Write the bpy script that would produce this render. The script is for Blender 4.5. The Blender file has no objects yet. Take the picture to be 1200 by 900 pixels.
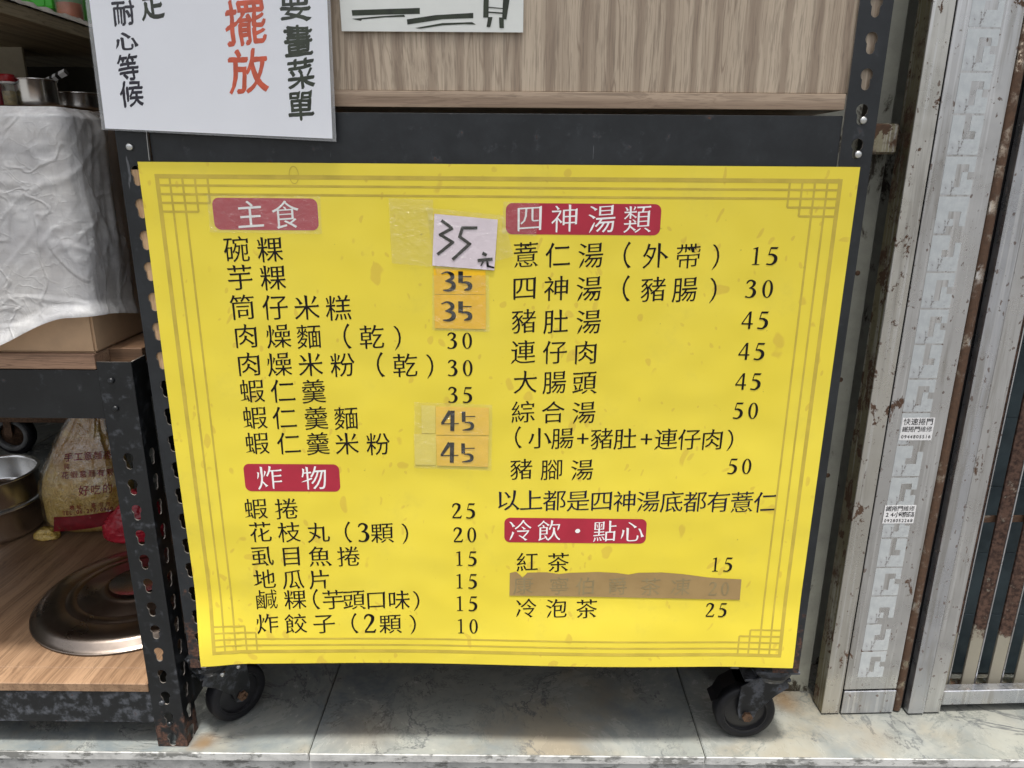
import bpy, bmesh, math, random
from mathutils import Vector, Matrix
from mathutils.bvhtree import BVHTree
random.seed(7)
SC=bpy.context.scene; C=SC.collection
R_=math.radians
# ---------------- camera ----------------
F=850.0; PITCH,ROLL,YAW=.2906,.0074,.0019; CAM=Vector((.0204,-.9458,.8944))
_f=Vector((-math.sin(YAW),math.cos(YAW),0)); _up=Vector((0,0,1)); _r=Vector((math.cos(YAW),math.sin(YAW),0))
_fw=_f*math.cos(PITCH)-_up*math.sin(PITCH); _u2=_f*math.sin(PITCH)+_up*math.cos(PITCH)
_r3=_r*math.cos(ROLL)+_u2*math.sin(ROLL); _u3=-_r*math.sin(ROLL)+_u2*math.cos(ROLL)
cd=bpy.data.cameras.new('camera'); cam=bpy.data.objects.new('camera',cd); C.objects.link(cam); SC.camera=cam
cd.sensor_width=36; cd.lens=F/1200*36; cd.clip_start=.02; cd.clip_end=500
cam.matrix_world=Matrix.Translation(CAM)@Matrix((_r3,_u3,-_fw)).transposed().to_4x4()
# ---------------- light ----------------
w=bpy.data.worlds.new('World'); SC.world=w; w.use_nodes=True; nt=w.node_tree
sky=nt.nodes.new('ShaderNodeTexSky'); sky.sky_type='NISHITA'; sky.sun_disc=False
SUN_EL,SUN_AZ=R_(80),R_(180)     # high, from behind the camera
sky.sun_elevation=SUN_EL; sky.sun_rotation=SUN_AZ; sky.air_density=1.0; sky.dust_density=6; sky.ozone_density=.6
hs=nt.nodes.new('ShaderNodeHueSaturation'); hs.inputs['Saturation'].default_value=.32
nt.links.new(sky.outputs[0],hs.inputs['Color']); nt.links.new(hs.outputs[0],nt.nodes['Background'].inputs[0])
nt.nodes['Background'].inputs[1].default_value=.115
sd=bpy.data.lights.new('sun','SUN'); sd.energy=3.9; sd.angle=R_(7); sd.color=(1,.97,.92)
so=bpy.data.objects.new('sun',sd); C.objects.link(so); so.rotation_euler=(R_(10),0,0); so.location=(0,-3,5)
vs=SC.view_settings; vs.view_transform='Standard'; vs.look='None'; vs.exposure=.98; vs.gamma=1; vs.use_curve_mapping=False
SC.cycles.max_bounces=8; SC.cycles.caustics_reflective=False; SC.cycles.caustics_refractive=False; SC.cycles.transparent_max_bounces=16; SC.cycles.use_denoising=True
# ---------------- measuring: a sight line meets a known plane ----------------
def ray(px,py): return _fw+_r3*((px-600)/F)-_u3*((py-450)/F)
def onY(px,py,y=0): d=ray(px,py); return CAM+d*((y-CAM.y)/d.y)
def onZ(px,py,z=0): d=ray(px,py); return CAM+d*((z-CAM.z)/d.z)
def onX(px,py,x=0): d=ray(px,py); return CAM+d*((x-CAM.x)/d.x)
def mpp(p): return (Vector(p)-CAM).dot(_fw)/F     # metres to one photo pixel there
# ---------------- objects ----------------
def obj(name,me,mat=None,parent=None,loc=None,rot=None,smooth=False):
    if isinstance(me,bmesh.types.BMesh):
        m=bpy.data.meshes.new(name); me.normal_update(); me.to_mesh(m); me.free(); me=m
    if mat is not None and not me.materials: me.materials.append(mat)
    if smooth:
        me.polygons.foreach_set('use_smooth',[True]*len(me.polygons))
    o=bpy.data.objects.new(name,me); C.objects.link(o)
    if parent: o.parent=parent
    if loc is not None: o.location=loc
    if rot is not None: o.rotation_euler=rot
    return o
def tag(o,label=None,cat=None,group=None,kind=None):
    if label:o['label']=label
    if cat:o['category']=cat
    if group:o['group']=group
    if kind:o['kind']=kind
    return o
def thing(name,label,cat,loc=(0,0,0),rotz=0,group=None):
    o=bpy.data.objects.new(name,None); o.empty_display_size=.05; C.objects.link(o); o.location=loc; o.rotation_euler=(0,0,rotz)
    return tag(o,label,cat,group)
def hide_parent(o,parent):           # parts given in world places under a moved thing
    bpy.context.view_layer.update()
    o.parent=parent; o.matrix_parent_inverse=parent.matrix_world.inverted(); return o
def box(x0,x1,y0,y1,z0,z1,bev=0,bm=None,seg=1):
    own=bm is None
    if own: bm=bmesh.new()
    r=bmesh.ops.create_cube(bm,size=1)
    for v in r['verts']:
        v.co=Vector(((x0+x1)/2+v.co.x*(x1-x0),(y0+y1)/2+v.co.y*(y1-y0),(z0+z1)/2+v.co.z*(z1-z0)))
    if bev:
        es=list({e for v in r['verts'] for e in v.link_edges})
        bmesh.ops.bevel(bm,geom=es,offset=bev,segments=seg,affect='EDGES')
    return bm
def lathe(prof,seg=48,bm=None,center=(0,0,0)):
    """profile of (radius, z) spun about z"""
    if bm is None: bm=bmesh.new()
    rings=[]
    for r,z in prof:
        if r<1e-6: rings.append([bm.verts.new((center[0],center[1],center[2]+z))]*seg)
        else: rings.append([bm.verts.new((center[0]+r*math.cos(2*math.pi*k/seg),center[1]+r*math.sin(2*math.pi*k/seg),center[2]+z)) for k in range(seg)])
    for a,b in zip(rings,rings[1:]):
        for k in range(seg):
            q=[a[k],a[(k+1)%seg],b[(k+1)%seg],b[k]]; u=[]
            for v in q:
                if v not in u: u.append(v)
            if len(u)>2:
                try: bm.faces.new(u)
                except ValueError: pass
    bmesh.ops.recalc_face_normals(bm,faces=bm.faces[:])
    return bm
def tube(pts,r,seg=8,bm=None,closed=False):
    if bm is None: bm=bmesh.new()
    P=[Vector(p) for p in pts]; n=len(P); rr=r if isinstance(r,(list,tuple)) else [r]*n; rings=[]
    for i in range(n):
        t=(P[(i+1)%n if closed else min(i+1,n-1)]-P[i-1 if (closed or i) else 0]).normalized()
        a=t.cross(Vector((0,0,1)) if abs(t.z)<.9 else Vector((1,0,0))).normalized(); b=t.cross(a)
        rings.append([bm.verts.new(P[i]+(a*math.cos(2*math.pi*k/seg)+b*math.sin(2*math.pi*k/seg))*rr[i]) for k in range(seg)])
    for i in range(n if closed else n-1):
        A,B=rings[i],rings[(i+1)%n]
        for k in range(seg): bm.faces.new([A[k],A[(k+1)%seg],B[(k+1)%seg],B[k]])
    if not closed: bm.faces.new(rings[0][::-1]); bm.faces.new(rings[-1])
    bmesh.ops.recalc_face_normals(bm,faces=bm.faces[:])
    return bm
def prism(pts,z0,z1,bev=0):
    bm=bmesh.new(); vs_=[bm.verts.new((x,y,z0)) for x,y in pts]; f=bm.faces.new(vs_)
    r=bmesh.ops.extrude_face_region(bm,geom=[f]); 
    for v in r['geom']:
        if isinstance(v,bmesh.types.BMVert): v.co.z=z1
    bmesh.ops.recalc_face_normals(bm,faces=bm.faces[:])
    if bev: bmesh.ops.bevel(bm,geom=bm.edges[:],offset=bev,segments=1,affect='EDGES')
    return bm
# ---------------- materials ----------------
class G:
    def __init__(s,name,rough=.5,metal=0,spec=None,coord='Object'):
        s.m=bpy.data.materials.new(name); s.m.use_nodes=True; s.t=s.m.node_tree; s.b=s.t.nodes['Principled BSDF']
        s.b.inputs['Roughness'].default_value=rough; s.b.inputs['Metallic'].default_value=metal
        if spec is not None: s.b.inputs['Specular IOR Level'].default_value=spec
        s.tc=s.t.nodes.new('ShaderNodeTexCoord').outputs['Object']; s.nrm=None
    def L(s,a,b): s.t.links.new(a,b)
    def N(s,t,**k):
        n=s.t.nodes.new(t)
        for a,v in k.items(): setattr(n,a,v)
        return n
    def map(s,scale=(1,1,1),loc=(0,0,0),rot=(0,0,0),src=None):
        n=s.N('ShaderNodeMapping'); n.inputs['Scale'].default_value=scale; n.inputs['Location'].default_value=loc; n.inputs['Rotation'].default_value=rot
        s.L(src or s.tc,n.inputs[0]); return n.outputs[0]
    def noise(s,scale,detail=4,rough=.6,dist=0,v=None,out='Fac'):
        n=s.N('ShaderNodeTexNoise'); n.inputs['Scale'].default_value=scale; n.inputs['Detail'].default_value=detail; n.inputs['Roughness'].default_value=rough; n.inputs['Distortion'].default_value=dist
        s.L(v or s.tc,n.inputs['Vector']); return n.outputs[out]
    def vor(s,scale,feature='F1',v=None,rand=1,out='Distance'):
        n=s.N('ShaderNodeTexVoronoi',feature=feature); n.inputs['Scale'].default_value=scale; n.inputs['Randomness'].default_value=rand
        s.L(v or s.tc,n.inputs['Vector']); return n.outputs[out]
    def ramp(s,x,a,b,lo=0,hi=1,smooth=True):
        n=s.N('ShaderNodeMapRange'); n.interpolation_type='SMOOTHSTEP' if smooth else 'LINEAR'
        for i,v in ((1,a),(2,b),(3,lo),(4,hi)): n.inputs[i].default_value=v
        s.L(x,n.inputs[0]); return n.outputs[0]
    def math(s,op,a,b=0,c=None):
        n=s.N('ShaderNodeMath',operation=op)
        for i,v in enumerate((a,b) if c is None else (a,b,c)):
            if isinstance(v,(int,float)): n.inputs[i].default_value=v
            else: s.L(v,n.inputs[i])
        return n.outputs[0]
    def mix(s,f,a,b,mode='MIX'):
        n=s.N('ShaderNodeMix',data_type='RGBA',blend_type=mode)
        for i,v in ((0,f),(6,a),(7,b)):
            if isinstance(v,(int,float)): n.inputs[i].default_value=v
            elif isinstance(v,tuple): n.inputs[i].default_value=(*v[:3],1)
            else: s.L(v,n.inputs[i])
        return n.outputs[2]
    def sep(s,i,src=None):
        n=s.N('ShaderNodeSeparateXYZ'); s.L(src or s.tc,n.inputs[0]); return n.outputs[i]
    def bump(s,h,strength=.3,dist=.002):
        n=s.N('ShaderNodeBump'); n.inputs['Strength'].default_value=strength; n.inputs['Distance'].default_value=dist
        s.L(h,n.inputs['Height'])
        if s.nrm: s.L(s.nrm,n.inputs['Normal'])
        s.nrm=n.outputs[0]; return s
    def done(s,col=None,rough=None,metal=None,**k):
        for key,v in (('Base Color',col),('Roughness',rough),('Metallic',metal)):
            if v is None: continue
            i=s.b.inputs[key]
            if isinstance(v,tuple): i.default_value=(*v[:3],1)
            elif isinstance(v,(int,float)): i.default_value=v
            else: s.L(v,i)
        for key,v in k.items():
            i=s.b.inputs[key.replace('_',' ')]
            if isinstance(v,(int,float)): i.default_value=v
            elif isinstance(v,tuple): i.default_value=v
            else: s.L(v,i)
        if s.nrm: s.L(s.nrm,s.b.inputs['Normal'])
        return s.m
def plain(name,col,rough=.5,metal=0,var=.15,scale=60,spec=None):
    g=G(name,rough,metal,spec); n=g.noise(scale,5)
    c=g.mix(g.ramp(n,.3,.7),tuple(x*(1-var) for x in col),tuple(min(1,x*(1+var)) for x in col))
    g.bump(n,.12,.0005); return g.done(c,g.ramp(n,.2,.8,rough*.85,min(1,rough*1.15)))
MT={}
MT['raw_edge']=plain('bare_steel_edge',(.20,.18,.16),.5,.4,.5,80)
def black_paint(name,rust_z=None,rust=.0,k=1,dust_=.30,d0=.58):
    g=G(name,.45); n=g.noise(55,6,.65); n2=g.noise(14,5,.7); n3=g.noise(240,3)
    base=g.mix(g.ramp(n2,.35,.7),(.009*k,.0108*k,.013*k),(.019*k,.022*k,.0255*k))
    dust=g.ramp(n,d0,d0+.18); base=g.mix(g.math('MULTIPLY',dust,dust_),base,(.12,.13,.15))
    scr=g.ramp(g.noise(160,3,.5,0,g.map((1,1,.10),rot=(.5,.5,.4))),.74,.77); base=g.mix(g.math('MULTIPLY',scr,.35),base,(.28,.29,.31))
    m=g.ramp(n,.66-rust,.72-rust)
    if rust_z is not None:
        zz=g.ramp(g.sep(2),rust_z[0],rust_z[1],1,0); m=g.ramp(g.math('ADD',g.math('MULTIPLY',zz,.26),n),.66,.78)
    rc=g.mix(g.ramp(n3,.35,.65),(.030,.014,.009),(.105,.050,.032)); col=g.mix(m,base,rc)
    g.bump(g.math('ADD',n,m),.25,.0006)
    return g.done(col,g.mix(m,g.mix(dust,(.33,)*3,(.6,)*3),(.85,)*3))
MT['post_paint']=black_paint('post_paint')
MT['post_rusty']=black_paint('post_paint_rusty',(.10,.42))
MT['leg_rusty']=black_paint('leg_paint_rusty',(.00,.12),0,.45,.40,.54)
MT['shelf_paint']=black_paint('shelf_paint',None,0,.42,.30,.57)
MT['worn_black']=black_paint('worn_black_paint',None,.03,.5,.60,.46)
def wood(name,c1,c2,c3,axis=2,scale=9,rough=.55,fine=1,band=.62):
    g=G(name,rough); st=[1,1,1]; st[axis]=.045
    warp=g.noise(2.2,3,.5,0,g.map((1,1,1)))
    v=g.map(tuple(st))
    va=g.N('ShaderNodeVectorMath',operation='ADD'); g.L(v,va.inputs[0])
    wv=g.N('ShaderNodeCombineXYZ'); k=g.math('MULTIPLY',g.math('SUBTRACT',warp,.5),.05)
    g.L(k,wv.inputs[0]); g.L(k,wv.inputs[1]); g.L(wv.outputs[0],va.inputs[1]); v=va.outputs[0]
    w1=g.noise(scale*1.6,3,.5,.3,v); w2=g.noise(scale*22*fine,4,.7,0,v); w3=g.noise(scale*6,4,.55,.35,v)
    col=g.mix(g.ramp(w1,.32,.68),c1,c2); col=g.mix(g.math('MULTIPLY',g.ramp(w3,.53,.62),.28),col,c3)
    col=g.mix(g.math('MULTIPLY',g.ramp(w2,.50,.64),.45),col,tuple(x*.55 for x in c3))
    ln=g.noise(scale*4,2,.4,.25,v); k=g.math('ABSOLUTE',g.math('SUBTRACT',g.math('FRACT',g.math('MULTIPLY',ln,11)),.5)); col=g.mix(g.math('MULTIPLY',g.ramp(k,.0,.10,.75,0),g.ramp(w1,.35,.6)),col,c3)
    wt=g.N('ShaderNodeTexWave',wave_type='BANDS',bands_direction='Z' if axis==0 else 'X'); g.L(v,wt.inputs['Vector'])
    for k_,q in (('Scale',scale*.85),('Distortion',9),('Detail',3),('Detail Scale',.35),('Detail Roughness',.6)): wt.inputs[k_].default_value=q
    col=g.mix(g.math('MULTIPLY',g.ramp(wt.outputs['Fac'],.62,.98),band),col,c3)
    wt2=g.noise(scale*60,2,.5,0,v); col=g.mix(g.math('MULTIPLY',g.ramp(wt2,.55,.65),.3),col,tuple(x*.6 for x in c3))
    g.bump(w2,.12,.0004).bump(wt.outputs['Fac'],.08,.0004); return g.done(col,rough)
MT['laminate']=wood('woodgrain_laminate',(.56,.46,.345),(.45,.36,.265),(.23,.165,.115),2,10,.42)
MT['laminate_edge']=wood('laminate_edge_band',(.47,.36,.26),(.38,.28,.20),(.22,.15,.10),0,9,.45)
MT['plank']=wood('raw_shelf_board',(.31,.195,.115),(.24,.145,.082),(.13,.07,.038),1,9,.42,1,.30)
MT['plank_dirty']=wood('dirty_plywood',(.34,.20,.11),(.25,.14,.075),(.09,.05,.03),0,8,.6)
MT['ply_edge']=wood('plywood_edge',(.42,.27,.17),(.32,.19,.12),(.14,.08,.05),0,14,.7)
MT['old_wood']=wood('old_brown_wood',(.20,.11,.05),(.13,.07,.03),(.05,.03,.015),0,8,.5)
MT['pale_board']=wood('pale_worn_board',(.62,.52,.36),(.52,.43,.28),(.34,.26,.15),1,7,.6)
MT['kraft']=plain('kraft_cardboard',(.42,.28,.17),.85,0,.1,20)
MT['tan_board']=wood('tan_plywood',(.66,.45,.26),(.56,.36,.20),(.36,.20,.10),2,8,.6)
def marble():
    g=G('worn_marble',.2); oi=g.N('ShaderNodeObjectInfo').outputs['Random']
    off=g.N('ShaderNodeVectorMath',operation='ADD'); cmb=g.N('ShaderNodeCombineXYZ'); g.L(g.math('MULTIPLY',oi,7),cmb.inputs[2]); g.L(g.tc,off.inputs[0]); g.L(cmb.outputs[0],off.inputs[1]); v=off.outputs[0]
    a=g.noise(3.2,6,.6,.8,v); b=g.noise(7,9,.72,.5,v); vein=g.noise(3.4,10,.68,.7,v); vein2=g.noise(9,9,.74,.6,v)
    col=g.mix(g.ramp(a,.35,.65),(.105,.125,.135),(.20,.21,.19)); col=g.mix(g.math('MULTIPLY',g.ramp(b,.35,.75),.7),col,(.32,.315,.27))
    col=g.mix(g.math('MULTIPLY',g.ramp(g.noise(5,5,.6,0,v),.48,.66),.55),col,(.22,.185,.125)); col=g.mix(g.math('MULTIPLY',g.ramp(g.noise(18,6,.7,0,v),.5,.72),.35),col,(.12,.125,.12))
    k=g.math('ABSOLUTE',g.math('SUBTRACT',vein,.5)); k2=g.math('ABSOLUTE',g.math('SUBTRACT',vein2,.48))
    col=g.mix(g.math('MULTIPLY',g.ramp(k,.0,.012,1,0),g.ramp(b,.40,.55)),col,(.09,.095,.095))
    col=g.mix(g.math('MULTIPLY',g.ramp(k2,.0,.016,.9,0),g.ramp(a,.44,.54)),col,(.13,.14,.13))
    sp=g.ramp(g.noise(90,4,.6,0,v),.70,.76); col=g.mix(g.math('MULTIPLY',sp,.8),col,(.05,.045,.04))
    rs=g.noise(7,5,.6,0,v)
    # rust seeped from the feet of the racks
    for (x,y,r) in ((-.475,.01,.035),(.50,.115,.05),(.40,.07,.05),(.1,-.01,.10),(-.22,.04,.09),(.62,.03,.07)):
        d=g.N('ShaderNodeVectorMath',operation='DISTANCE'); g.L(g.tc,d.inputs[0]); d.inputs[1].default_value=(x,y,0)
        f=g.ramp(g.math('ADD',d.outputs['Value'],g.math('MULTIPLY',g.math('SUBTRACT',rs,.5),.09)),0,r,.75 if r<.06 else .32,0); col=g.mix(f,col,(.16,.09,.03) if r<.06 else (.20,.15,.09))
    g.bump(b,.1,.001).bump(sp,-.3 if False else .2,.0005)
    return g.done(col,g.ramp(b,.3,.7,.10,.34))
MT['marble']=marble()
def marble_edge():
    g=G('chipped_marble_edge',.5); n=g.noise(25,6,.7); m=g.ramp(g.noise(45,6,.75,0,g.map((.5,1,1))),.50,.60)
    col=g.mix(g.ramp(n,.3,.6),(.33,.33,.32),(.52,.52,.50)); col=g.mix(g.math('MULTIPLY',m,.8),col,(.10,.10,.09)); g.bump(m,.3,.001); return g.done(col,.6)
MT['marble_edge']=marble_edge()
def yellow():
    g=G('yellow_vinyl_print',.34); n=g.noise(5,3); col=g.mix(g.ramp(n,.3,.7),(.79,.635,.048),(.81,.66,.060))
    wp=g.noise(9,3,.5,0,None,'Color'); mv=g.N('ShaderNodeMix',data_type='VECTOR'); mv.inputs[0].default_value=.10; g.L(g.tc,mv.inputs[4]); g.L(wp,mv.inputs[5]); v0=mv.outputs[1]
    for sc,th,amt,rot,lo in ((34,.21,.55,.7,.56),(46,.17,.55,-.6,.55),(76,.17,.45,.2,.55),(54,.16,.5,1.4,.57)):
        v=g.map((1,1,.52),(.3*sc,0,.1*sc),(0,rot,0),v0)
        vd=g.vor(sc,v=v); sel=g.noise(7,2,.5,0,g.map((1,1,1),(sc*.37,0,sc*.11)))
        f=g.math('MULTIPLY',g.ramp(vd,th*.72,th,1,0),g.ramp(sel,lo-.03,lo)); col=g.mix(g.math('MULTIPLY',f,amt),col,(.62,.42,.055))
    d=g.ramp(g.noise(130,3,.5),.75,.79); col=g.mix(g.math('MULTIPLY',d,.5),col,(.30,.22,.03))
    ws=g.noise(10,6,.7); col=g.mix(g.math('MULTIPLY',g.ramp(ws,.54,.75),.28),col,(.58,.47,.07))
    g.bump(g.noise(3.0,3),.35,.03).bump(g.noise(60,4),.05,.0006)
    return g.done(col,g.ramp(ws,.3,.7,.28,.45),Coat_Weight=.15,Coat_Roughness=.2)
MT['yellow']=yellow()
MT['border_ink']=plain('tan_border_ink',(.54,.41,.055),.4,0,.10,30)
MT['ink']=plain('black_print_ink',(.008,.006,.008),.5,0,.2,60,.2)
MT['ink_blue']=plain('blue_black_print_ink',(.010,.009,.028),.5,0,.2,60,.2)
MT['crimson']=plain('crimson_print_ink',(.40,.022,.045),.36,0,.08,20)
MT['crimson_glare']=plain('glare_crimson_ink',(.42,.055,.075),.3,0,.06,20)  # tape glare over the first heading, painted as a lighter crimson
MT['white_ink']=plain('white_print_ink',(.86,.85,.84),.4,0,.03)
MT['faint_ink']=plain('covered_ink',(.265,.205,.10),.6,0,.1,90)
def tape_tan():
    g=G('brown_packing_tape',.42); n=g.noise(30,4); c=g.mix(g.ramp(n,.3,.7),(.31,.205,.085),(.35,.235,.10)); g.bump(n,.15,.001); return g.done(c,.42)
MT['tape_tan']=tape_tan()
MT['pink_paper']=plain('pale_pink_paper',(.78,.68,.74),.8,0,.03,40)
MT['orange_paper']=plain('orange_yellow_paper',(.90,.52,.008),.6,0,.06,25)
MT['orange_paper2']=plain('pale_orange_paper',(.88,.56,.05),.6,0,.06,25)
MT['paper_bit']=plain('pale_yellow_patch',(.80,.66,.12),.4,0,.04,25)
MT['marker']=plain('black_marker',(.010,.009,.009),.6,0,.3,120,.2)
MT['paper']=plain('white_paper',(.83,.85,.90),.6,0,.015,12)
MT['paper2']=plain('off_white_paper',(.76,.78,.74),.5,0,.03,16)
MT['brush']=plain('black_brush_ink',(.012,.010,.022),.5,0,.25,90)
MT['brush_green']=plain('green_black_marker_ink',(.022,.030,.016),.45,0,.5,45)
MT['brush_red']=plain('vermilion_brush_ink',(.62,.10,.045),.5,0,.18,60)
def clear(name,tint=(1,1,1),alpha=.12,rough=.12,bs=40,bst=.35,bd=.002,f0=.045):
    g=G(name,rough); n=g.noise(bs,5,.6,1.0); g.bump(n,bst,bd); m=g.done(tint,rough)
    tr=g.N('ShaderNodeBsdfTransparent'); gl=g.N('ShaderNodeBsdfGlossy'); gl.inputs['Roughness'].default_value=rough; g.L(g.nrm,gl.inputs['Normal'])
    lw=g.N('ShaderNodeLayerWeight'); lw.inputs[0].default_value=.5; g.L(g.nrm,lw.inputs['Normal'])
    fr=g.math('ADD',f0,g.math('MULTIPLY',g.math('POWER',lw.outputs['Facing'],4),.22))
    m1=g.N('ShaderNodeMixShader'); g.L(fr,m1.inputs[0]); g.L(tr.outputs[0],m1.inputs[1]); g.L(gl.outputs[0],m1.inputs[2])
    m2=g.N('ShaderNodeMixShader'); m2.inputs[0].default_value=alpha; g.L(m1.outputs[0],m2.inputs[1]); g.L(g.b.outputs[0],m2.inputs[2])
    g.L(m2.outputs[0],g.t.nodes['Material Output'].inputs[0]); return m
MT['tape_clear']=clear('clear_adhesive_tape',(.9,.85,.6),.03,.14,70,.9,.006,.085)
MT['sleeve']=clear('clear_laminate_film',(.62,.64,.66),.0,.12,12,.15,.004)
MT['sleeve_back']=clear('laminate_border',(.62,.64,.66),.22,.15,12,.2,.004)
MT['jar_glass']=clear('jar_glass',(.8,.85,.8),.12,.05,6,.05,.001)
MT['bag_film']=clear('clear_bag_film',(.75,.62,.30),.02,.08,22,.6,.01,.16)
def alu(name,c=(.62,.615,.61),yel=0,spots=.66,rust=0,rough=.34):
    g=G(name,rough,.85); n=g.noise(22,6,.7); br=g.noise(6,4,.6,0,g.map((18,18,.5))); big=g.noise(4,3)
    col=g.mix(g.ramp(big,.35,.65),tuple(x*.86 for x in c),c); col=g.mix(g.math('MULTIPLY',g.ramp(n,.5,.7),.35),col,(.60,.59,.56)); stk=g.noise(9,5,.65,.3,g.map((6,6,.35))); col=g.mix(g.math('MULTIPLY',g.ramp(stk,.50,.66),.6),col,(.34,.32,.29)); refl_stk=g.noise(16,4,.6,0,g.map((9,9,.22),(3,1,0))); col=g.mix(g.math('MULTIPLY',g.ramp(refl_stk,.52,.66),.5),col,(.80,.80,.80))  # upright streaks: stains, plus bright reflections painted into the colour
    blot=g.noise(38,7,.75,.5,g.map((1,1,.6))); cl=g.noise(6,3,.5)
    sp=g.ramp(g.math('ADD',blot,g.math('MULTIPLY',g.math('SUBTRACT',cl,.5),.28)),spots-.045,spots-.015)
    fine=g.ramp(g.noise(130,3,.5,0,g.map((1,1,.7))),.645,.69)
    sm=g.math('MAXIMUM',sp,g.math('MULTIPLY',fine,.8)); rc=g.mix(g.noise(200,3),(.045,.028,.018),(.15,.08,.045)); 
    if rust:
        rn=g.ramp(g.math('ADD',n,g.math('MULTIPLY',big,.35)),.78-rust,.92-rust); sm=g.math('MAXIMUM',sm,rn)
    col=g.mix(sm,col,rc); g.bump(n,.14,.0008).bump(br,.10,.0012).bump(g.noise(5,3,.5,0,g.map((1,1,1.6))),.12,.01).bump(sm,.3,.0004)
    return g.done(col,g.math('MAXIMUM',g.ramp(n,.3,.7,rough-.14,rough+.14),g.math('MULTIPLY',sm,.85)),g.ramp(sm,0,1,.9,.1))
MT['alu']=alu('spotted_aluminium')
MT['alu_warm']=alu('spotted_aluminium_warm',(.62,.60,.55),0,.62)
MT['alu_clean']=alu('dull_aluminium',(.58,.59,.62),0,.74)
MT['alu_rusty']=alu('rust_stained_trim',(.40,.34,.26),0,.60,.24)
def etched():
    g=G('pale_etched_aluminium',.5,.4); a=g.noise(40,6,.75); c=g.mix(g.ramp(a,.35,.65),(.56,.59,.60),(.66,.69,.69))
    sp=g.ramp(g.noise(60,5,.7,0,g.map((1,1,.7))),.60,.65); c=g.mix(g.math('MULTIPLY',sp,.85),c,(.10,.075,.05)); wr=g.ramp(g.noise(14,5,.7),.52,.64); c=g.mix(g.math('MULTIPLY',wr,.4),c,(.42,.42,.44)); return g.done(c,.5)
MT['etched']=etched()
def rusty_bar():
    g=G('rusty_gate_bar',.6,.2); n=g.noise(48,7,.7); n2=g.noise(160,4)
    z=g.sep(2); m=g.ramp(g.math('ADD',n,g.ramp(z,.07,.16,-.5,.10)),.40,.52)
    col=g.mix(m,(.36,.33,.26),g.mix(g.ramp(n2,.35,.65),(.040,.020,.014),(.13,.072,.05))); g.bump(n,.4,.001); return g.done(col,.75)
MT['rusty_bar']=rusty_bar()
def olive():
    g=G('stained_olive_metal',.5,.1); n=g.noise(16,6,.7); col=g.mix(g.ramp(n,.3,.7),(.26,.26,.22),(.36,.36,.30))
    z=g.sep(2); d=g.noise(30,7,.75,.6,g.map((1,1,.5)))
    band=g.ramp(g.math('ABSOLUTE',g.math('SUBTRACT',z,.915)),0,.10,.16,0); m=g.ramp(g.math('ADD',d,band),.60,.70)
    low=g.ramp(z,.0,.05,.16,0); m=g.math('MAXIMUM',m,g.ramp(g.math('ADD',d,low),.64,.72))
    col=g.mix(m,col,(.035,.026,.015)); g.bump(m,.3,.0006); return g.done(col,.55)
MT['olive']=olive()
MT['brown_return']=alu('grimy_return',(.30,.27,.18),0,.57,.12,.5)
MT['shutter']=plain('dark_blue_green_shutter',(.075,.105,.12),.4,.3,.3,14)
MT['steel']=plain('stainless_steel',(.80,.79,.77),.24,1,.06,10)
MT['steel_lid']=plain('brown_reflecting_lid',(.30,.25,.21),.30,1,.25,9)  # brown reflection of the board above is put into the steel colour
MT['zinc']=plain('zinc_bolt',(.62,.62,.60),.3,1,.1)
MT['rust_bolt']=plain('rusted_bolt',(.13,.075,.045),.6,.5,.5,200)
MT['rubber']=plain('black_rubber',(.010,.010,.012),.55,0,.3,40,.3)
MT['rubber_grey']=plain('grey_rubber',(.16,.16,.16),.6,0,.2,40)
MT['black_plastic']=plain('black_plastic',(.013,.013,.015),.35,0,.2)
MT['dark_ply']=plain('dark_olive_board',(.085,.08,.06),.7,0,.3,8)
MT['beige']=plain('beige_panel',(.70,.64,.50),.7,0,.12,14)
MT['plaster']=plain('painted_plaster',(.30,.29,.26),.85,0,.1,6)
MT['ceiling_paint']=plain('ceiling_paint',(.55,.54,.5),.9,0,.06,5)
MT['asphalt']=plain('asphalt',(.09,.09,.088),.9,0,.25,60)
MT['green_plastic']=plain('green_plastic',(.05,.50,.02),.3,0,.1,10)
MT['red_cap']=plain('red_cap',(.42,.015,.02),.35)
MT['gold_spice']=plain('spice_powder',(.30,.22,.07),.8,0,.3,120)
MT['orange_sauce']=plain('orange_sauce',(.45,.11,.03),.3,0,.2,30)
MT['bag_red_ink']=plain('bag_red_ink',(.20,.010,.018),.35,0,.2,60)
MT['red_film']=plain('red_plastic_bag',(.42,.018,.035),.28,0,.25,18)
MT['white_film']=plain('crumpled_white_bag',(.80,.74,.66),.35,0,.1,30)
MT['check']=plain('white_plastic',(.7,.7,.7),.4)
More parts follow.
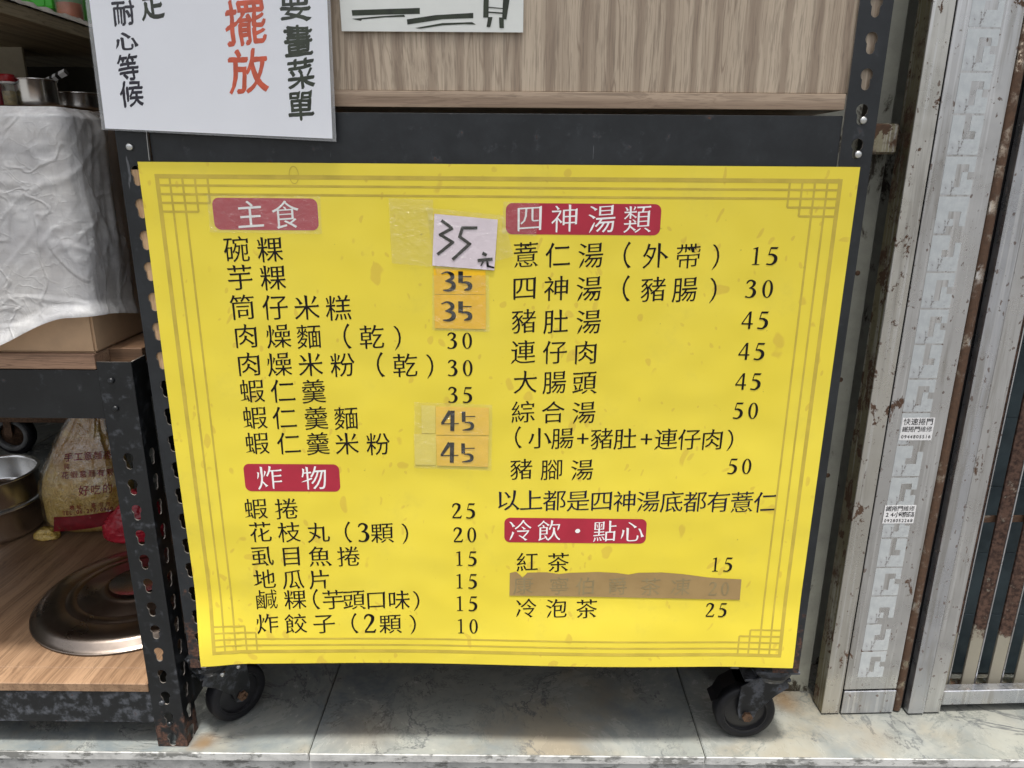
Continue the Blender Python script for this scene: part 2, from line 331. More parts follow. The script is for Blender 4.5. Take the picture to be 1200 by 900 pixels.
# ---------------- lettering: outlines of Blender's built-in font, re-cut with brush-like stroke ends ----------------
_GC={}
def _raw(ch):
    """outline loops of one character from Blender's built-in font, em units"""
    c=bpy.data.curves.new('glyph_tmp','FONT'); c.body=ch; c.fill_mode='NONE'; c.resolution_u=3
    o=bpy.data.objects.new('glyph_tmp',c); bpy.context.scene.collection.objects.link(o)
    dg=bpy.context.evaluated_depsgraph_get(); m=o.evaluated_get(dg).to_mesh()
    nb={}
    for e in m.edges:
        a,b=e.vertices; nb.setdefault(a,[]).append(b); nb.setdefault(b,[]).append(a)
    # edge order keeps the winding: follow a->b
    nxt={e.vertices[0]:e.vertices[1] for e in m.edges}
    seen=set(); loops=[]
    for s in list(nxt):
        if s in seen: continue
        L=[];k=s
        while k is not None and k not in seen:
            seen.add(k); L.append((m.vertices[k].co.x,m.vertices[k].co.y)); k=nxt.get(k)
        if len(L)>2: loops.append(L)
    bpy.data.objects.remove(o); bpy.data.curves.remove(c)
    return loops
def _area(L): return .5*sum(L[i-1][0]*L[i][1]-L[i][0]*L[i-1][1] for i in range(len(L)))
def _dedupe(L,eps=.004):
    o=[]
    for p in L:
        if not o or math.dist(p,o[-1])>eps: o.append(p)
    while len(o)>2 and math.dist(o[0],o[-1])<eps: o.pop()
    return o
def _crosses(L):
    n=len(L)
    for i in range(n):
        ax,ay=L[i]; bx,by=L[(i+1)%n]
        x0,x1=(ax,bx) if ax<bx else (bx,ax); y0,y1=(ay,by) if ay<by else (by,ay)
        for j in range(i+2,n):
            if i==0 and j==n-1: continue
            cx,cy=L[j]; dx,dy=L[(j+1)%n]
            if (cx>x1 and dx>x1) or (cx<x0 and dx<x0) or (cy>y1 and dy>y1) or (cy<y0 and dy<y0): continue
            o1=(bx-ax)*(cy-ay)-(by-ay)*(cx-ax); o2=(bx-ax)*(dy-ay)-(by-ay)*(dx-ax)
            o3=(dx-cx)*(ay-cy)-(dy-cy)*(ax-cx); o4=(dx-cx)*(by-cy)-(dy-cy)*(bx-cx)
            if o1*o2<0 and o3*o4<0: return True
    return False
def _cross2(A,B):
    bb=lambda L:(min(p[0] for p in L),max(p[0] for p in L),min(p[1] for p in L),max(p[1] for p in L))
    a,b=bb(A),bb(B)
    if a[1]<b[0] or b[1]<a[0] or a[3]<b[2] or b[3]<a[2]: return False
    for i in range(len(A)):
        ax,ay=A[i-1]; bx,by=A[i]
        if max(ax,bx)<b[0] or min(ax,bx)>b[1] or max(ay,by)<b[2] or min(ay,by)>b[3]: continue
        for j in range(len(B)):
            cx,cy=B[j-1]; dx,dy=B[j]
            if max(cx,dx)<min(ax,bx) or min(cx,dx)>max(ax,bx): continue
            o1=(bx-ax)*(cy-ay)-(by-ay)*(cx-ax); o2=(bx-ax)*(dy-ay)-(by-ay)*(dx-ax)
            o3=(dx-cx)*(ay-cy)-(dy-cy)*(ax-cx); o4=(dx-cx)*(by-cy)-(dy-cy)*(bx-cx)
            if o1*o2<0 and o3*o4<0: return True
    return False
def glyph(ch,ht=.007,vt=-.004,brush=1.0,rise=.07):
    key=(ch,ht,vt,brush,rise)
    if key in _GC: return _GC[key]
    loops=[_dedupe(L) for L in _raw(ch)]
    if not loops: _GC[key]=[]; return []
    big=max(loops,key=lambda L:abs(_area(L)))
    if _area(big)<0: loops=[L[::-1] for L in loops]     # outer = CCW
    xs=[p[0] for L in loops for p in L]; ys=[p[1] for L in loops for p in L]
    cjk=ord(ch)>0x2E80
    A_=abs(sum(_area(L) for L in loops)); P_=sum(math.dist(L[i-1],L[i]) for L in loops for i in range(len(L))); th=2*A_/P_
    if ht>0: ht=min(ht,.16*th)
    if cjk and th<.056: vt=max(vt,.0005) if vt>-.01 else vt
    if cjk and th<.05: brush*=max(.15,(th-.03)/.02)
    cx=(min(xs)+max(xs))/2 if not cjk else None
    out=[]
    def work(L,ht,vt,brush):
        n=len(L)
        # anisotropic thinning
        M=[]
        for i in range(n):
            a,b,c=L[i-1],L[i],L[(i+1)%n]
            d1=(b[0]-a[0],b[1]-a[1]); d2=(c[0]-b[0],c[1]-b[1])
            l1=math.hypot(*d1) or 1; l2=math.hypot(*d2) or 1
            n1=(d1[1]/l1,-d1[0]/l1); n2=(d2[1]/l2,-d2[0]/l2)   # outward for CCW
            o1=-(ht*abs(n1[1])+vt*abs(n1[0])); o2=-(ht*abs(n2[1])+vt*abs(n2[0]))
            det=n1[0]*n2[1]-n1[1]*n2[0]
            if abs(det)>.25:
                x=(o1*n2[1]-o2*n1[1])/det; y=(n1[0]*o2-n2[0]*o1)/det
            else:
                o=(o1+o2)/2; nx,ny=n1[0]+n2[0],n1[1]+n2[1]; l=math.hypot(nx,ny) or 1; x,y=nx/l*o,ny/l*o
            l=math.hypot(x,y); lim=1.5*max(abs(ht),abs(vt))
            if l>lim: x,y=x*lim/l,y*lim/l
            M.append([b[0]+x,b[1]+y])
        if not cjk or brush==0: return [tuple(p) for p in M]
        turn=[]
        for i in range(n):
            a,b,c=L[i-1],L[i],L[(i+1)%n]
            turn.append(math.degrees(math.atan2((b[0]-a[0])*(c[1]-b[1])-(b[1]-a[1])*(c[0]-b[0]),(b[0]-a[0])*(c[0]-b[0])+(b[1]-a[1])*(c[1]-b[1]))))
        ins={}; used=set()
        for i in range(n):
            j=(i+1)%n
            l=math.dist(L[i],L[j])
            if not(.045<l<.125) or not(50<turn[i]<130 and 50<turn[j]<130): continue
            pl=math.dist(L[i-1],L[i]); nl=math.dist(L[j],L[(j+1)%n])
            if i in used or j in used: continue
            curved_p=abs(turn[i-1])<35; curved_n=abs(turn[(j+1)%n])<35
            if not((pl>.07 or curved_p) and (nl>.07 or curved_n)): continue
            ox,oy=(L[j][1]-L[i][1])/l,-(L[j][0]-L[i][0])/l
            ang=math.degrees(math.atan2(oy,ox))
            P,Q=M[i],M[j]; b=brush; used|={i,j}
            if -168<ang<-102:      # falling left: to a point
                mx,my=(P[0]+Q[0])/2,(P[1]+Q[1])/2
                for V in (P,Q):
                    V[0]=mx+(V[0]-mx)*.18+ox*.03*b; V[1]=my+(V[1]-my)*.18+oy*.03*b
            elif -102<=ang<-78:    # vertical foot
                # i=left,j=right for CCW
                P[1]+=.022*b; P[0]+=.004; Q[1]-=.006*b; Q[0]-=.012*b
            elif -78<=ang<-20:     # falling right: pressed foot
                P[0]-=.012*b; P[1]-=.02*b; Q[0]+=.045*b; Q[1]-=.012*b
            elif -20<=ang<20:      # end of a horizontal
                # i=bottom,j=top
                ins[j]=[(Q[0]-.075,Q[1]-.002),]; 
                P[0]-=.012*b; P[1]-=.004*b
                ins[j]=[(P[0]+.032*b,P[1]+.022*b),(Q[0]-.014,Q[1]+.024*b),(Q[0]-.075,Q[1]+.002)]
            elif ang>=160 or ang<=-168:   # start of a horizontal: i=top,j=bottom
                P[0]-=.012*b; P[1]+=.014*b; Q[0]+=.014*b
            elif 60<ang<120:       # head of a vertical: i=right,j=left
                P[1]-=.018*b; Q[0]-=.022*b; Q[1]+=.014*b
            elif 20<=ang<=60:
                P[0]-=.0; Q[0]+=.0
                mx,my=(P[0]+Q[0])/2,(P[1]+Q[1])/2
                for V in (P,Q): V[0]=mx+(V[0]-mx)*.5; V[1]=my+(V[1]-my)*.5
            elif 120<=ang<160:
                P[0]-=.01*b; Q[0]-=.02*b; Q[1]+=.02*b; P[1]+=.0
        for i in range(n):   # shoulder of a turn, top right
            if i in used or not 70<turn[i]<110: continue
            a,b_,c=L[i-1],L[i],L[(i+1)%n]
            if math.dist(a,b_)>.12 and math.dist(b_,c)>.12 and a[1]<b_[1]-.08 and c[0]<b_[0]-.08:
                M[i][0]+=.016*brush; M[i][1]+=.018*brush
                ins[i]=[(M[i][0]-.03,M[i][1]+.006),(M[i][0]-.085,M[i][1]-.022)]
        R=[]
        for i in range(n):
            if i in ins and L is not None:
                if i in used:    # replaces the top vertex of a horizontal's end
                    R+=ins[i]
                else: R.append(tuple(M[i])); R+=ins[i]
            else: R.append(tuple(M[i]))
        return R
    for kk,bb in ((1,brush),(1,brush*.6),(1,brush*.3),(.6,brush*.15),(.5,0),(0,0)):
        out=[]
        for L in loops:
            for k2,b2 in ((kk,bb),(kk,bb*.5),(kk,0),(0,0)):
                R=work(L,ht*k2,vt*k2,b2)
                if not _crosses(R): break
            out.append(R)
        if not any(_cross2(out[p],out[q]) for p in range(len(out)) for q in range(p)): break
    ccx=.5 if cjk else cx
    out=[[(p[0]-ccx,(p[1]-.38 if cjk else p[1]-.36)+(rise*(p[0]-.5) if cjk else 0)) for p in L] for L in out]
    _GC[key]=out; return out
def fill(name,loops,mat=None,z=0,thick=0):
    """closed 2-D loops (even-odd) -> flat mesh"""
    c=bpy.data.curves.new(name,'CURVE'); c.dimensions='2D'; c.fill_mode='BOTH'; c.extrude=thick/2
    for L in loops:
        s=c.splines.new('POLY'); s.points.add(len(L)-1)
        for p,q in zip(s.points,L): p.co=(q[0],q[1],0,1)
        s.use_cyclic_u=True
    o=bpy.data.objects.new(name,c); bpy.context.scene.collection.objects.link(o)
    dg=bpy.context.evaluated_depsgraph_get()
    m=bpy.data.meshes.new_from_object(o.evaluated_get(dg)); bpy.data.objects.remove(o); bpy.data.curves.remove(c)
    m.name=name; return m
from mathutils import noise as mnoise
# =====================================================================
# SETTING: stone step, street, room behind
# =====================================================================
ST='structure'
floor=tag(obj('floor',box(-3.2,3.2,.0,2.6,-.150,-.0165),MT['marble']),kind=ST)
xs=[-3.2,-2.19,-1.56,-.93,-.30,.33,.96,1.59,2.22,3.2]
for a,b in zip(xs,xs[1:]):
    for y0,y1 in ((-.012,.62),(.622,1.3),(1.302,2.6)):
        front=y0<0
        bm=box(a+.0007,b-.0007,y0,y1,-.016,0,.0014 if front else .0008,seg=2)
        s=obj('marble_slab',bm,MT['marble'],floor)
        if front:
            s.data.materials.append(MT['marble_edge'])
            for p in s.data.polygons:
                if p.center.y<-.0095: p.material_index=1
tag(obj('step_riser',box(-3.2,3.2,-.007,-.0005,-.149,-.0175,.0008),MT['marble_edge']),kind=ST)
bm=bmesh.new(); v=[bm.verts.new(c) for c in ((-200,-200,-.15),(200,-200,-.15),(200,200,-.15),(-200,200,-.15))]; bm.faces.new(v)
tag(obj('street',bm,MT['asphalt']),kind=ST)
tag(obj('back_wall',box(-3.2,3.2,2.6,2.7,-.15,2.5),MT['plaster']),kind=ST)
tag(obj('left_wall',box(-3.3,-3.2,-.3,2.6,-.15,2.5),MT['plaster']),kind=ST)
tag(obj('right_wall',box(3.2,3.3,.2,2.6,-.15,2.5),MT['plaster']),kind=ST)
tag(obj('ceiling',box(-3.3,3.3,-.30,2.7,2.3,2.4),MT['ceiling_paint']),kind=ST)

def fromloops(name,loops,fn,thick=0):
    me=fill(name,loops,thick=thick)
    for v in me.vertices: v.co=fn(v.co)
    return me
def merge(meshes):
    bm=bmesh.new()
    for m in meshes: bm.from_mesh(m)
    return bm
def addmat(me,m):
    if not me.materials: me.materials.append(m)
    return me
# =====================================================================
# SLOTTED STEEL ANGLE
# =====================================================================
def keyhole(cx,cz,r=.0074,s=.0050,h=.0122):
    L=[]
    for k in range(13):
        a=math.radians(-48+276*k/12); L.append((cx+r*math.cos(a),cz+r*math.sin(a)))
    for k in range(7):
        a=math.radians(180+180*k/6); L.append((cx+s*math.cos(a),cz-h+s*math.sin(a)))
    return L
def angle_post(name,x,z0,z1,hz,w=.040,d=.040,t=.0018,side='R',yback=False,parent=None,mat=None):
    """front flange from x to x+w in the y=0 plane, side flange going back at its outer edge"""
    rect=[(0,z0),(w,z0),(w,z1),(0,z1)]
    hs_=[keyhole(w/2,z) for z in hz]
    front=fromloops(name,[rect]+hs_,lambda c:Vector((x+c.x,t/2-c.z,c.y)),t)
    xs_=x+w-t/2 if side=='R' else x+t/2
    sl=[keyhole(d/2,z) for z in hz]
    sidem=fromloops(name,[[(t+.0002,z0),(d,z0),(d,z1),(t+.0002,z1)]]+sl,lambda c:Vector((xs_+c.z,c.x,c.y)),t)
    bm=merge([front,sidem]); cx_=x+w-.0016 if side=='R' else x+.0016
    tube([(cx_,.0016,z0),(cx_,.0016,z1)],.0018,8,bm)
    o=obj(name,bm,mat,parent); o.data.materials.append(MT['raw_edge'])
    for p in o.data.polygons:
        c=p.center; n=p.normal
        if abs(c.x-cx_)<.0028 and c.y<.0042 and z0+.001<c.z<z1-.001 and abs(n.z)<.2 and abs(c.x-cx_)+c.y<.006 and p.area>2e-4: continue
        onfront=c.y<=t+.0001
        if (onfront and abs(n.y)<.5) or (not onfront and abs(n.x)<.5): p.material_index=1
    return o
# ---- the rack that carries the menu ----
rack=thing('wheeled_rack','black slotted steel rack on casters with a woodgrain top panel, carrying the yellow menu','rack',(0,0.02,0)); 
def P(o,par=None):   # parts are written in world places; shift them under their thing
    par=par or o.parent; o.parent=par; o.matrix_parent_inverse=Matrix.Translation(-par_loc(par)); return o
def par_loc(p):
    l=Vector(p.location); 
    while p.parent: p=p.parent; l+=p.location
    return l
def part(name,me,mat,par,smooth=False): 
    o=obj(name,me,mat,None,smooth=smooth); o.parent=par
    if par.type=='EMPTY': o.matrix_parent_inverse=Matrix.Translation(-Vector(par.location))
    return o
hz=[.1445+.040*k for k in range(1,36)]
zr=onY(1018,49).z; hzR=[zr+.0035+.040*k for k in range(-23,14)]
hzR=[z for z in hzR if .165<z<1.58]
p_=angle_post('post',.4235,.150,1.60,hzR,side='R',mat=MT['post_rusty']); part_fix=lambda o,par:(setattr(o,'parent',par),setattr(o,'matrix_parent_inverse',Matrix.Translation(-Vector(par.location))))
part_fix(p_,rack)
zl=onY(178,317).z; hzL=[zl+.0035+.040*k for k in range(-17,24)]; hzL=[z for z in hzL if .165<z<1.58 and abs(z-.925)>.015]
p_=angle_post('post',-.4745,.150,1.60,hzL,side='L',mat=MT['post_rusty']); part_fix(p_,rack)
for x,s in ((-.4745,'L'),(.4235,'R')):
    q=angle_post('post',x,.150,1.60,hzL[::2],side=s,mat=MT['post_paint'])
    for v in q.data.vertices: v.co.y=.44-v.co.y
    q.data.flip_normals(); part_fix(q,rack)
# front beam, a folded channel
bm=box(-.4335,.4225,.0025,.0045,.890,.9575,.0008); bm=box(-.4335,.4225,.0046,.03,.9557,.9575,0,bm); part('beam',bm,MT['post_paint'],rack)
part('beam',box(-.4335,.4225,.0025,.0045,.168,.225,.0008),MT['post_rusty'],rack)
part('beam',box(-.4335,.4225,.435,.437,.890,.957,.0008),MT['post_paint'],rack)
part('shelf_board',box(-.4335,.4225,.0015,.430,.9640,.9825,.0006),MT['laminate_edge'],rack)
part('back_panel',box(-.4325,.4580,.0050,.020,.9830,1.60,.0005),MT['laminate'],rack)
part('shelf_board',box(-.4335,.4225,.006,.430,.225,.243,.001),MT['tan_board'],rack)
part('side_board',box(-.4715,-.30,.0024,.014,.612,.888),MT['tan_board'],rack)
def bolt_at(par,p,r=.0042,axis='y',mat='zinc'):
    bm=lathe([(0,.0035),(r*.55,.0034),(r*.9,.0024),(r,.0008),(r,-.001),(0,-.001)],14)
    for v in bm.verts: v.co=Vector((v.co.x,-v.co.z,v.co.y))
    # screwdriver slot
    o=obj('bolt',bm,MT[mat],None,smooth=True)
    for v in o.data.vertices: v.co+=Vector(p)
    part_fix(o,par) if par.type=='EMPTY' else setattr(o,'parent',par)
    return o
for px,py in ((1011,141),(1005,181),(152.5,172)):
    p=onY(px,py); bolt_at(rack,(p.x,-.0006,p.z),.0047)
# ---- casters ----
def caster(stem,rz,par):
    sx,sy=stem; rot=Matrix.Translation((sx,sy,0))@Matrix.Rotation(rz,4,'Z')
    r,w=.049,.028; tr=.036
    def T(bm): bmesh.ops.transform(bm,matrix=rot,verts=bm.verts[:]); return bm
    # housing + fork
    bm=lathe([(0,.139),(.030,.139),(.033,.134),(.033,.128),(.028,.121),(.026,.116),(0,.116)],32)
    for s in (-1,1):
        y=s*(w/2+.004)
        pts=[(-.020,.121),(.026,.121),(.050,.105),(tr+.016,.062),(tr+.011,.040),(tr,.036),(tr-.011,.041),(tr-.015,.058),(-.006,.088),(-.026,.104)]
        b2=prism(pts,-.0013,.0013,.0004)
        for v in b2.verts: v.co=Vector((v.co.x,y+v.co.z,v.co.y))
        m=bpy.data.meshes.new('t'); b2.to_mesh(m); b2.free(); bm.from_mesh(m); bpy.data.meshes.remove(m)
    box(-.028,.046,-(w/2+.0055),w/2+.0055,.1145,.1190,.001,bm)
    bmesh.ops.recalc_face_normals(bm,faces=bm.faces[:])
    c=obj('caster',T(bm),MT['worn_black']); part_fix(c,par)
    def sub(n,bm,mat,smooth=False): o=obj(n,T(bm),MT[mat],None,smooth=smooth); o.parent=c; return o
    def spin(prof,seg=48):
        b=lathe(prof,seg)
        for v in b.verts: v.co=Vector((tr+v.co.x,v.co.z,r+v.co.y))
        bmesh.ops.recalc_face_normals(b,faces=b.faces[:]); return b
    h=w/2
    sub('tyre',spin([(r*.74,-h),(r*.92,-h),(r*.98,-h+.003),(r,-h+.008),(r,h-.008),(r*.98,h-.003),(r*.92,h),(r*.74,h),(r*.72,h-.002),(r*.72,-h+.002),(r*.74,-h)],56),'rubber',True)
    sub('hub',spin([(0,-h+.001),(.012,-h+.001),(.014,-h+.005),(r*.66,-h+.006),(r*.70,-h+.001),(r*.735,-h+.001),(r*.735,h-.001),(r*.70,h-.001),(r*.66,h-.006),(.014,h-.005),(.012,h-.001),(0,h-.001)],48),'black_plastic')
    sub('axle_bolt',spin([(0,-h-.014),(.0035,-h-.014),(.0035,-h-.0105),(.0085,-h-.0100),(.0085,-h-.0055),(.0035,-h-.005),(.0035,h+.005),(.0085,h+.0055),(.0085,h+.010),(0,h+.0105)],6),'rust_bolt')
    b=box(-.034,.034,-.034,.034,.1395,.1445,.001); sub('mounting_plate',b,'worn_black')
    # brake lever: a bent plate over the wheel
    b=bmesh.new(); prev=None
    for x,z in ((.040,.112),(.058,.112),(.078,.098),(.086,.080),(.094,.073)):
        row=[b.verts.new((x,y,z)) for y in (-.015,.015)]
        if prev: b.faces.new([prev[0],prev[1],row[1],row[0]])
        prev=row
    ge=bmesh.ops.solidify(b,geom=b.faces[:],thickness=.0022); bmesh.ops.recalc_face_normals(b,faces=b.faces[:]); sub('brake_lever',b,'black_plastic')
    for px_,pz_ in ((.008,.108),(.036,.106)):
        bb=lathe([(0,.004),(.004,.003),(.0048,0)],12)
        for v in bb.verts: v.co=Vector((px_+v.co.x,-(w/2+.0054)-v.co.z,pz_+v.co.y))
        bmesh.ops.recalc_face_normals(bb,faces=bb.faces[:]); sub('rivet',bb,'zinc',True)
    return c
caster((.437,.042),math.radians(180),rack)
caster((-.465,.046),math.radians(50),rack)
caster((.437,.40),math.radians(150),rack); caster((-.452,.40),math.radians(20),rack)

# =====================================================================
# THE MENU
# =====================================================================
menu=thing('menu_sign','large yellow printed price menu with four crimson headings, fixed to the front of the rack','menu sign',(0,-.002,.165))
def sst(a,b,x):
    t=max(0,min(1,(x-a)/(b-a))); return t*t*(3-2*t)
def warp(x,z):
    y=-.0022-.0010*math.sin(x*6.1+1)*sst(.3,.9,z)-.0015*math.sin(x*4.3+.6)**2
    low=sst(.30,.165,z) if False else 1-sst(.165,.30,z)
    y-=low*(.0035+.0075*(1-sst(-.45,-.38,x))+.004*sst(.33,.45,x)+.002*math.sin(x*11))
    y-=.0025*(1-sst(-.45,-.41,x))*sst(.3,.5,z)*(1-sst(.6,.85,z))
    return min(y,-.0012)
X0,X1,Z0,Z1=-.450,.450,.165,.8975
def grid_sheet(x0,x1,z0,z1,nx,nz,fn,thick=.0007):
    bm=bmesh.new(); V=[[bm.verts.new(fn(x0+(x1-x0)*i/nx,z0+(z1-z0)*j/nz)) for i in range(nx+1)] for j in range(nz+1)]
    B=[[bm.verts.new(v.co+Vector((0,thick,0))) for v in r] for r in V]
    for j in range(nz):
        for i in range(nx):
            bm.faces.new([V[j][i],V[j][i+1],V[j+1][i+1],V[j+1][i]]); bm.faces.new([B[j][i],B[j+1][i],B[j+1][i+1],B[j][i+1]])
    for i in range(nx): bm.faces.new([V[0][i],B[0][i],B[0][i+1],V[0][i+1]]); bm.faces.new([V[nz][i],V[nz][i+1],B[nz][i+1],B[nz][i]])
    rim=None
    for j in range(nz): bm.faces.new([V[j][0],V[j+1][0],B[j+1][0],B[j][0]]); bm.faces.new([V[j][nx],B[j][nx],B[j+1][nx],V[j+1][nx]])
    bm.normal_update()
    for e in bm.edges:
        if len(e.link_faces)==2 and e.link_faces[0].normal.dot(e.link_faces[1].normal)<.7: e.smooth=False
    return bm
part('sheet',grid_sheet(X0,X1,Z0,Z1,90,76,lambda x,z:Vector((x,warp(x,z),z))),MT['yellow'],menu,True)
def printed(name,loops_list,layer,mat,par,step=.00005,warped=True,fn=None,smooth=False,cut=False):
    """loops_list: groups of loops; each group filled separately, a hair proud of the one before"""
    ms=[]
    for k,loops in enumerate(loops_list):
        yo=-layer-step*k
        if cut:
            me=fill(name,loops); bq=bmesh.new(); bq.from_mesh(me); xs2=[v.co.x for v in bq.verts]; ys2=[v.co.y for v in bq.verts]
            for q in range(int(min(xs2)/.012),int(max(xs2)/.012)+1): bmesh.ops.bisect_plane(bq,geom=bq.verts[:]+bq.edges[:]+bq.faces[:],plane_co=(q*.012,0,0),plane_no=(1,0,0))
            for q in range(int(min(ys2)/.012),int(max(ys2)/.012)+1): bmesh.ops.bisect_plane(bq,geom=bq.verts[:]+bq.edges[:]+bq.faces[:],plane_co=(0,q*.012,0),plane_no=(0,1,0))
            for v in bq.verts: v.co=Vector((v.co.x,warp(v.co.x,v.co.y)+yo,v.co.y))
            bq.to_mesh(me); bq.free(); ms.append(me); continue
        ms.append(fromloops(name,loops,fn or (lambda c,yo=yo:Vector((c.x,(warp(c.x,c.y) if warped else 0)+yo,c.y)))) if fn is None else fromloops(name,loops,lambda c,yo=yo:fn(c,yo)))
    bm=merge(ms); 
    for m in ms: bpy.data.meshes.remove(m)
    o=obj(name,bm,MT[mat]); 
    if par.type=='EMPTY': part_fix(o,par)
    else: o.parent=par; o.matrix_parent_inverse=par.matrix_parent_inverse if False else Matrix.Identity(4)
    return o
def quadstrip(x0,x1,z0,z1,n=30):
    """long thin bar cut into short pieces so that it follows the sheet"""
    L=[]
    if x1-x0>z1-z0: L=[(x0+(x1-x0)*k/n,z0) for k in range(n+1)]+[(x1-(x1-x0)*k/n,z1) for k in range(n+1)]
    else: L=[(x1,z0+(z1-z0)*k/n) for k in range(n+1)]+[(x0,z1-(z1-z0)*k/n) for k in range(n+1)]
    return L
def bars(name,rects,layer,mat,par):
    bm=bmesh.new()
    for k,(x0,x1,z0,z1) in enumerate(rects):
        nx=max(1,int((x1-x0)/.02)); nz=max(1,int((z1-z0)/.02)); yo=layer+(.00005 if z1-z0>x1-x0 else 0)
        V=[[bm.verts.new((x0+(x1-x0)*i/nx,warp(x0+(x1-x0)*i/nx,z0+(z1-z0)*j/nz)-yo,z0+(z1-z0)*j/nz)) for i in range(nx+1)] for j in range(nz+1)]
        for j in range(nz):
            for i in range(nx): bm.faces.new([V[j][i],V[j][i+1],V[j+1][i+1],V[j+1][i]])
    o=obj(name,bm,MT[mat]); part_fix(o,par); return o
tl,tr_,br,bl=[onY(*q) for q in ((179,203.6),(988,210),(912,767),(256,760))]
bx0=(tl.x+bl.x)/2; bx1=(tr_.x+br.x)/2; bz1=(tl.z+tr_.z)/2; bz0=(br.z+bl.z)/2
rects=[]; t0,t1=.0052,.0027; px_,pz_=.0158,.0108
def H(xa,xb,z,t): rects.append((xa,xb,z-t/2,z+t/2))
def Vv(x,za,zb,t): rects.append((x-t/2,x+t/2,za,zb))
H(bx0,bx1,bz1-t0/2,t0); H(bx0,bx1,bz0+t0/2,t0); Vv(bx0+t0/2,bz0+t0,bz1-t0,t0); Vv(bx1-t0/2,bz0+t0,bz1-t0,t0)
for k in (1,2):
    for z in (bz1-t0/2-k*pz_,bz0+t0/2+k*pz_): H(bx0+t0,bx1-t0,z,t1)
    for x in (bx0+t0/2+k*px_,bx1-t0/2-k*px_): Vv(x,bz0+t0,bz1-t0,t1)
for sx in (0,1):
    for sz in (0,1):
        ex=lambda k:(bx0+t0/2+k*px_) if sx==0 else (bx1-t0/2-k*px_)
        ez=lambda k:(bz1-t0/2-k*pz_) if sz==0 else (bz0+t0/2+k*pz_)
        def hh(k,m): a,b=sorted((ex(0),ex(m))); H(a,b,ez(k),t1)
        def vv(k,m): a,b=sorted((ez(0),ez(m))); Vv(ex(k),a,b,t1)
        hh(3,4); hh(4,3); vv(3,4); vv(4,3)
bars('border_line',rects,.00020,'border_ink',menu)
def rrect(x0,x1,z0,z1,r,n=7):
    L=[]
    for cx,cz,a0 in ((x1-r,z0+r,-90),(x1-r,z1-r,0),(x0+r,z1-r,90),(x0+r,z0+r,180)):
        for k in range(n+1):
            a=math.radians(a0+90*k/n); L.append((cx+r*math.cos(a),cz+r*math.sin(a)))
    return L
def line(txt,xs_,cy,h,mat='ink',layer=.00022,par=None,kw=None,name='lettering',y=0):
    """txt: characters (spaces skipped); xs_: photo x of every character; cy: photo y at the row's middle"""
    kw=kw or {}; grp=[]; loops=[]
    mid=(min(xs_)+max(xs_))/2; z=onY(mid,cy,y).z
    for ch,x in zip(txt,xs_):
        p=onY(x,cy,y); em=h*mpp(p)/.90
        if ch in '0123456789': number(ch,x,cy,h*.86,mat,layer,par,name='lettering'); continue
        for L in glyph(ch,**(dict(ht=.006,vt=.002,brush=.25) if ch=='帶' else kw)): loops.append([(p.x+q[0]*em*.98,z+q[1]*em) for q in L])
    return printed(name,[loops],layer,mat,par or menu,warped=(y==0))
def lin(a,b,n): return [a+(b-a)*k/(n-1) for k in range(n)] if n>1 else [a]
def pill(x0,x1,y0,y1,mat):
    a=onY(x0,y1); b=onY(x1,y0); L=rrect(a.x,b.x,a.z,b.z,.0085)
    # densify the long sides
    M=[]
    for i in range(len(L)):
        p,q=L[i],L[(i+1)%len(L)]; M.append(p); n=int(math.dist(p,q)/.02)
        for k in range(1,n): M.append((p[0]+(q[0]-p[0])*k/n,p[1]+(q[1]-p[1])*k/n))
    printed('heading_panel',[[M]],.00020,mat,menu,cut=True)
WH=dict(ht=.011,vt=.001,brush=1.0)
pill(252.8,372,232.5,269,'crimson_glare');      line('主食',[294,335],251.3,31,'white_ink',.00045,kw=WH)
pill(289,397.6,543.4,574.4,'crimson'); line('炸物',[316.5,368.8],559,29,'white_ink',.00045,kw=WH)
pill(592.7,774.7,239,274.2,'crimson'); line('四神湯類',[620.4,661.6,704.9,746],256,31,'white_ink',.00045,kw=WH)
pill(591,757.7,606.8,634.2,'crimson'); line('冷飲・點心',[610,643.3,676.7,708.3,740],620.7,26.5,'white_ink',.00045,kw=WH)
# ---- serif numerals ----
def cat(P_,n=5):
    out=[]; m=len(P_)
    for i in range(m-1):
        p0,p1,p2,p3=P_[max(i-1,0)],P_[i],P_[i+1],P_[min(i+2,m-1)]
        for k in range(n):
            t=k/n; out.append(tuple(.5*((2*b)+(-a+c)*t+(2*a-5*b+4*c-d)*t*t+(-a+3*b-3*c+d)*t**3) for a,b,c,d in zip(p0,p1,p2,p3)))
    out.append(tuple(P_[-1])); return out
FAT=[True]
def ribbon(P_,smooth=True):
    Q=cat(P_) if smooth and len(P_)>2 else P_; A=[];B=[]; fat=1.28 if max(p[0] for p in P_)>.3 and max(p[1] for p in P_)>.5 and abs(P_[0][2])<.2 and FAT[0] else 1
    for i,(x,y,w_) in enumerate(Q):
        a=Q[max(i-1,0)]; b=Q[min(i+1,len(Q)-1)]; dx,dy=b[0]-a[0],b[1]-a[1]; l=math.hypot(dx,dy) or 1
        nx,ny=-dy/l*w_/2*fat,dx/l*w_/2*fat; A.append((x+nx,y+ny)); B.append((x-nx,y-ny))
    return B+A[::-1]
def ell(cx,cy,rx,ry,n=28): return [(cx+rx*math.cos(2*math.pi*k/n),cy+ry*math.sin(2*math.pi*k/n)) for k in range(n)]
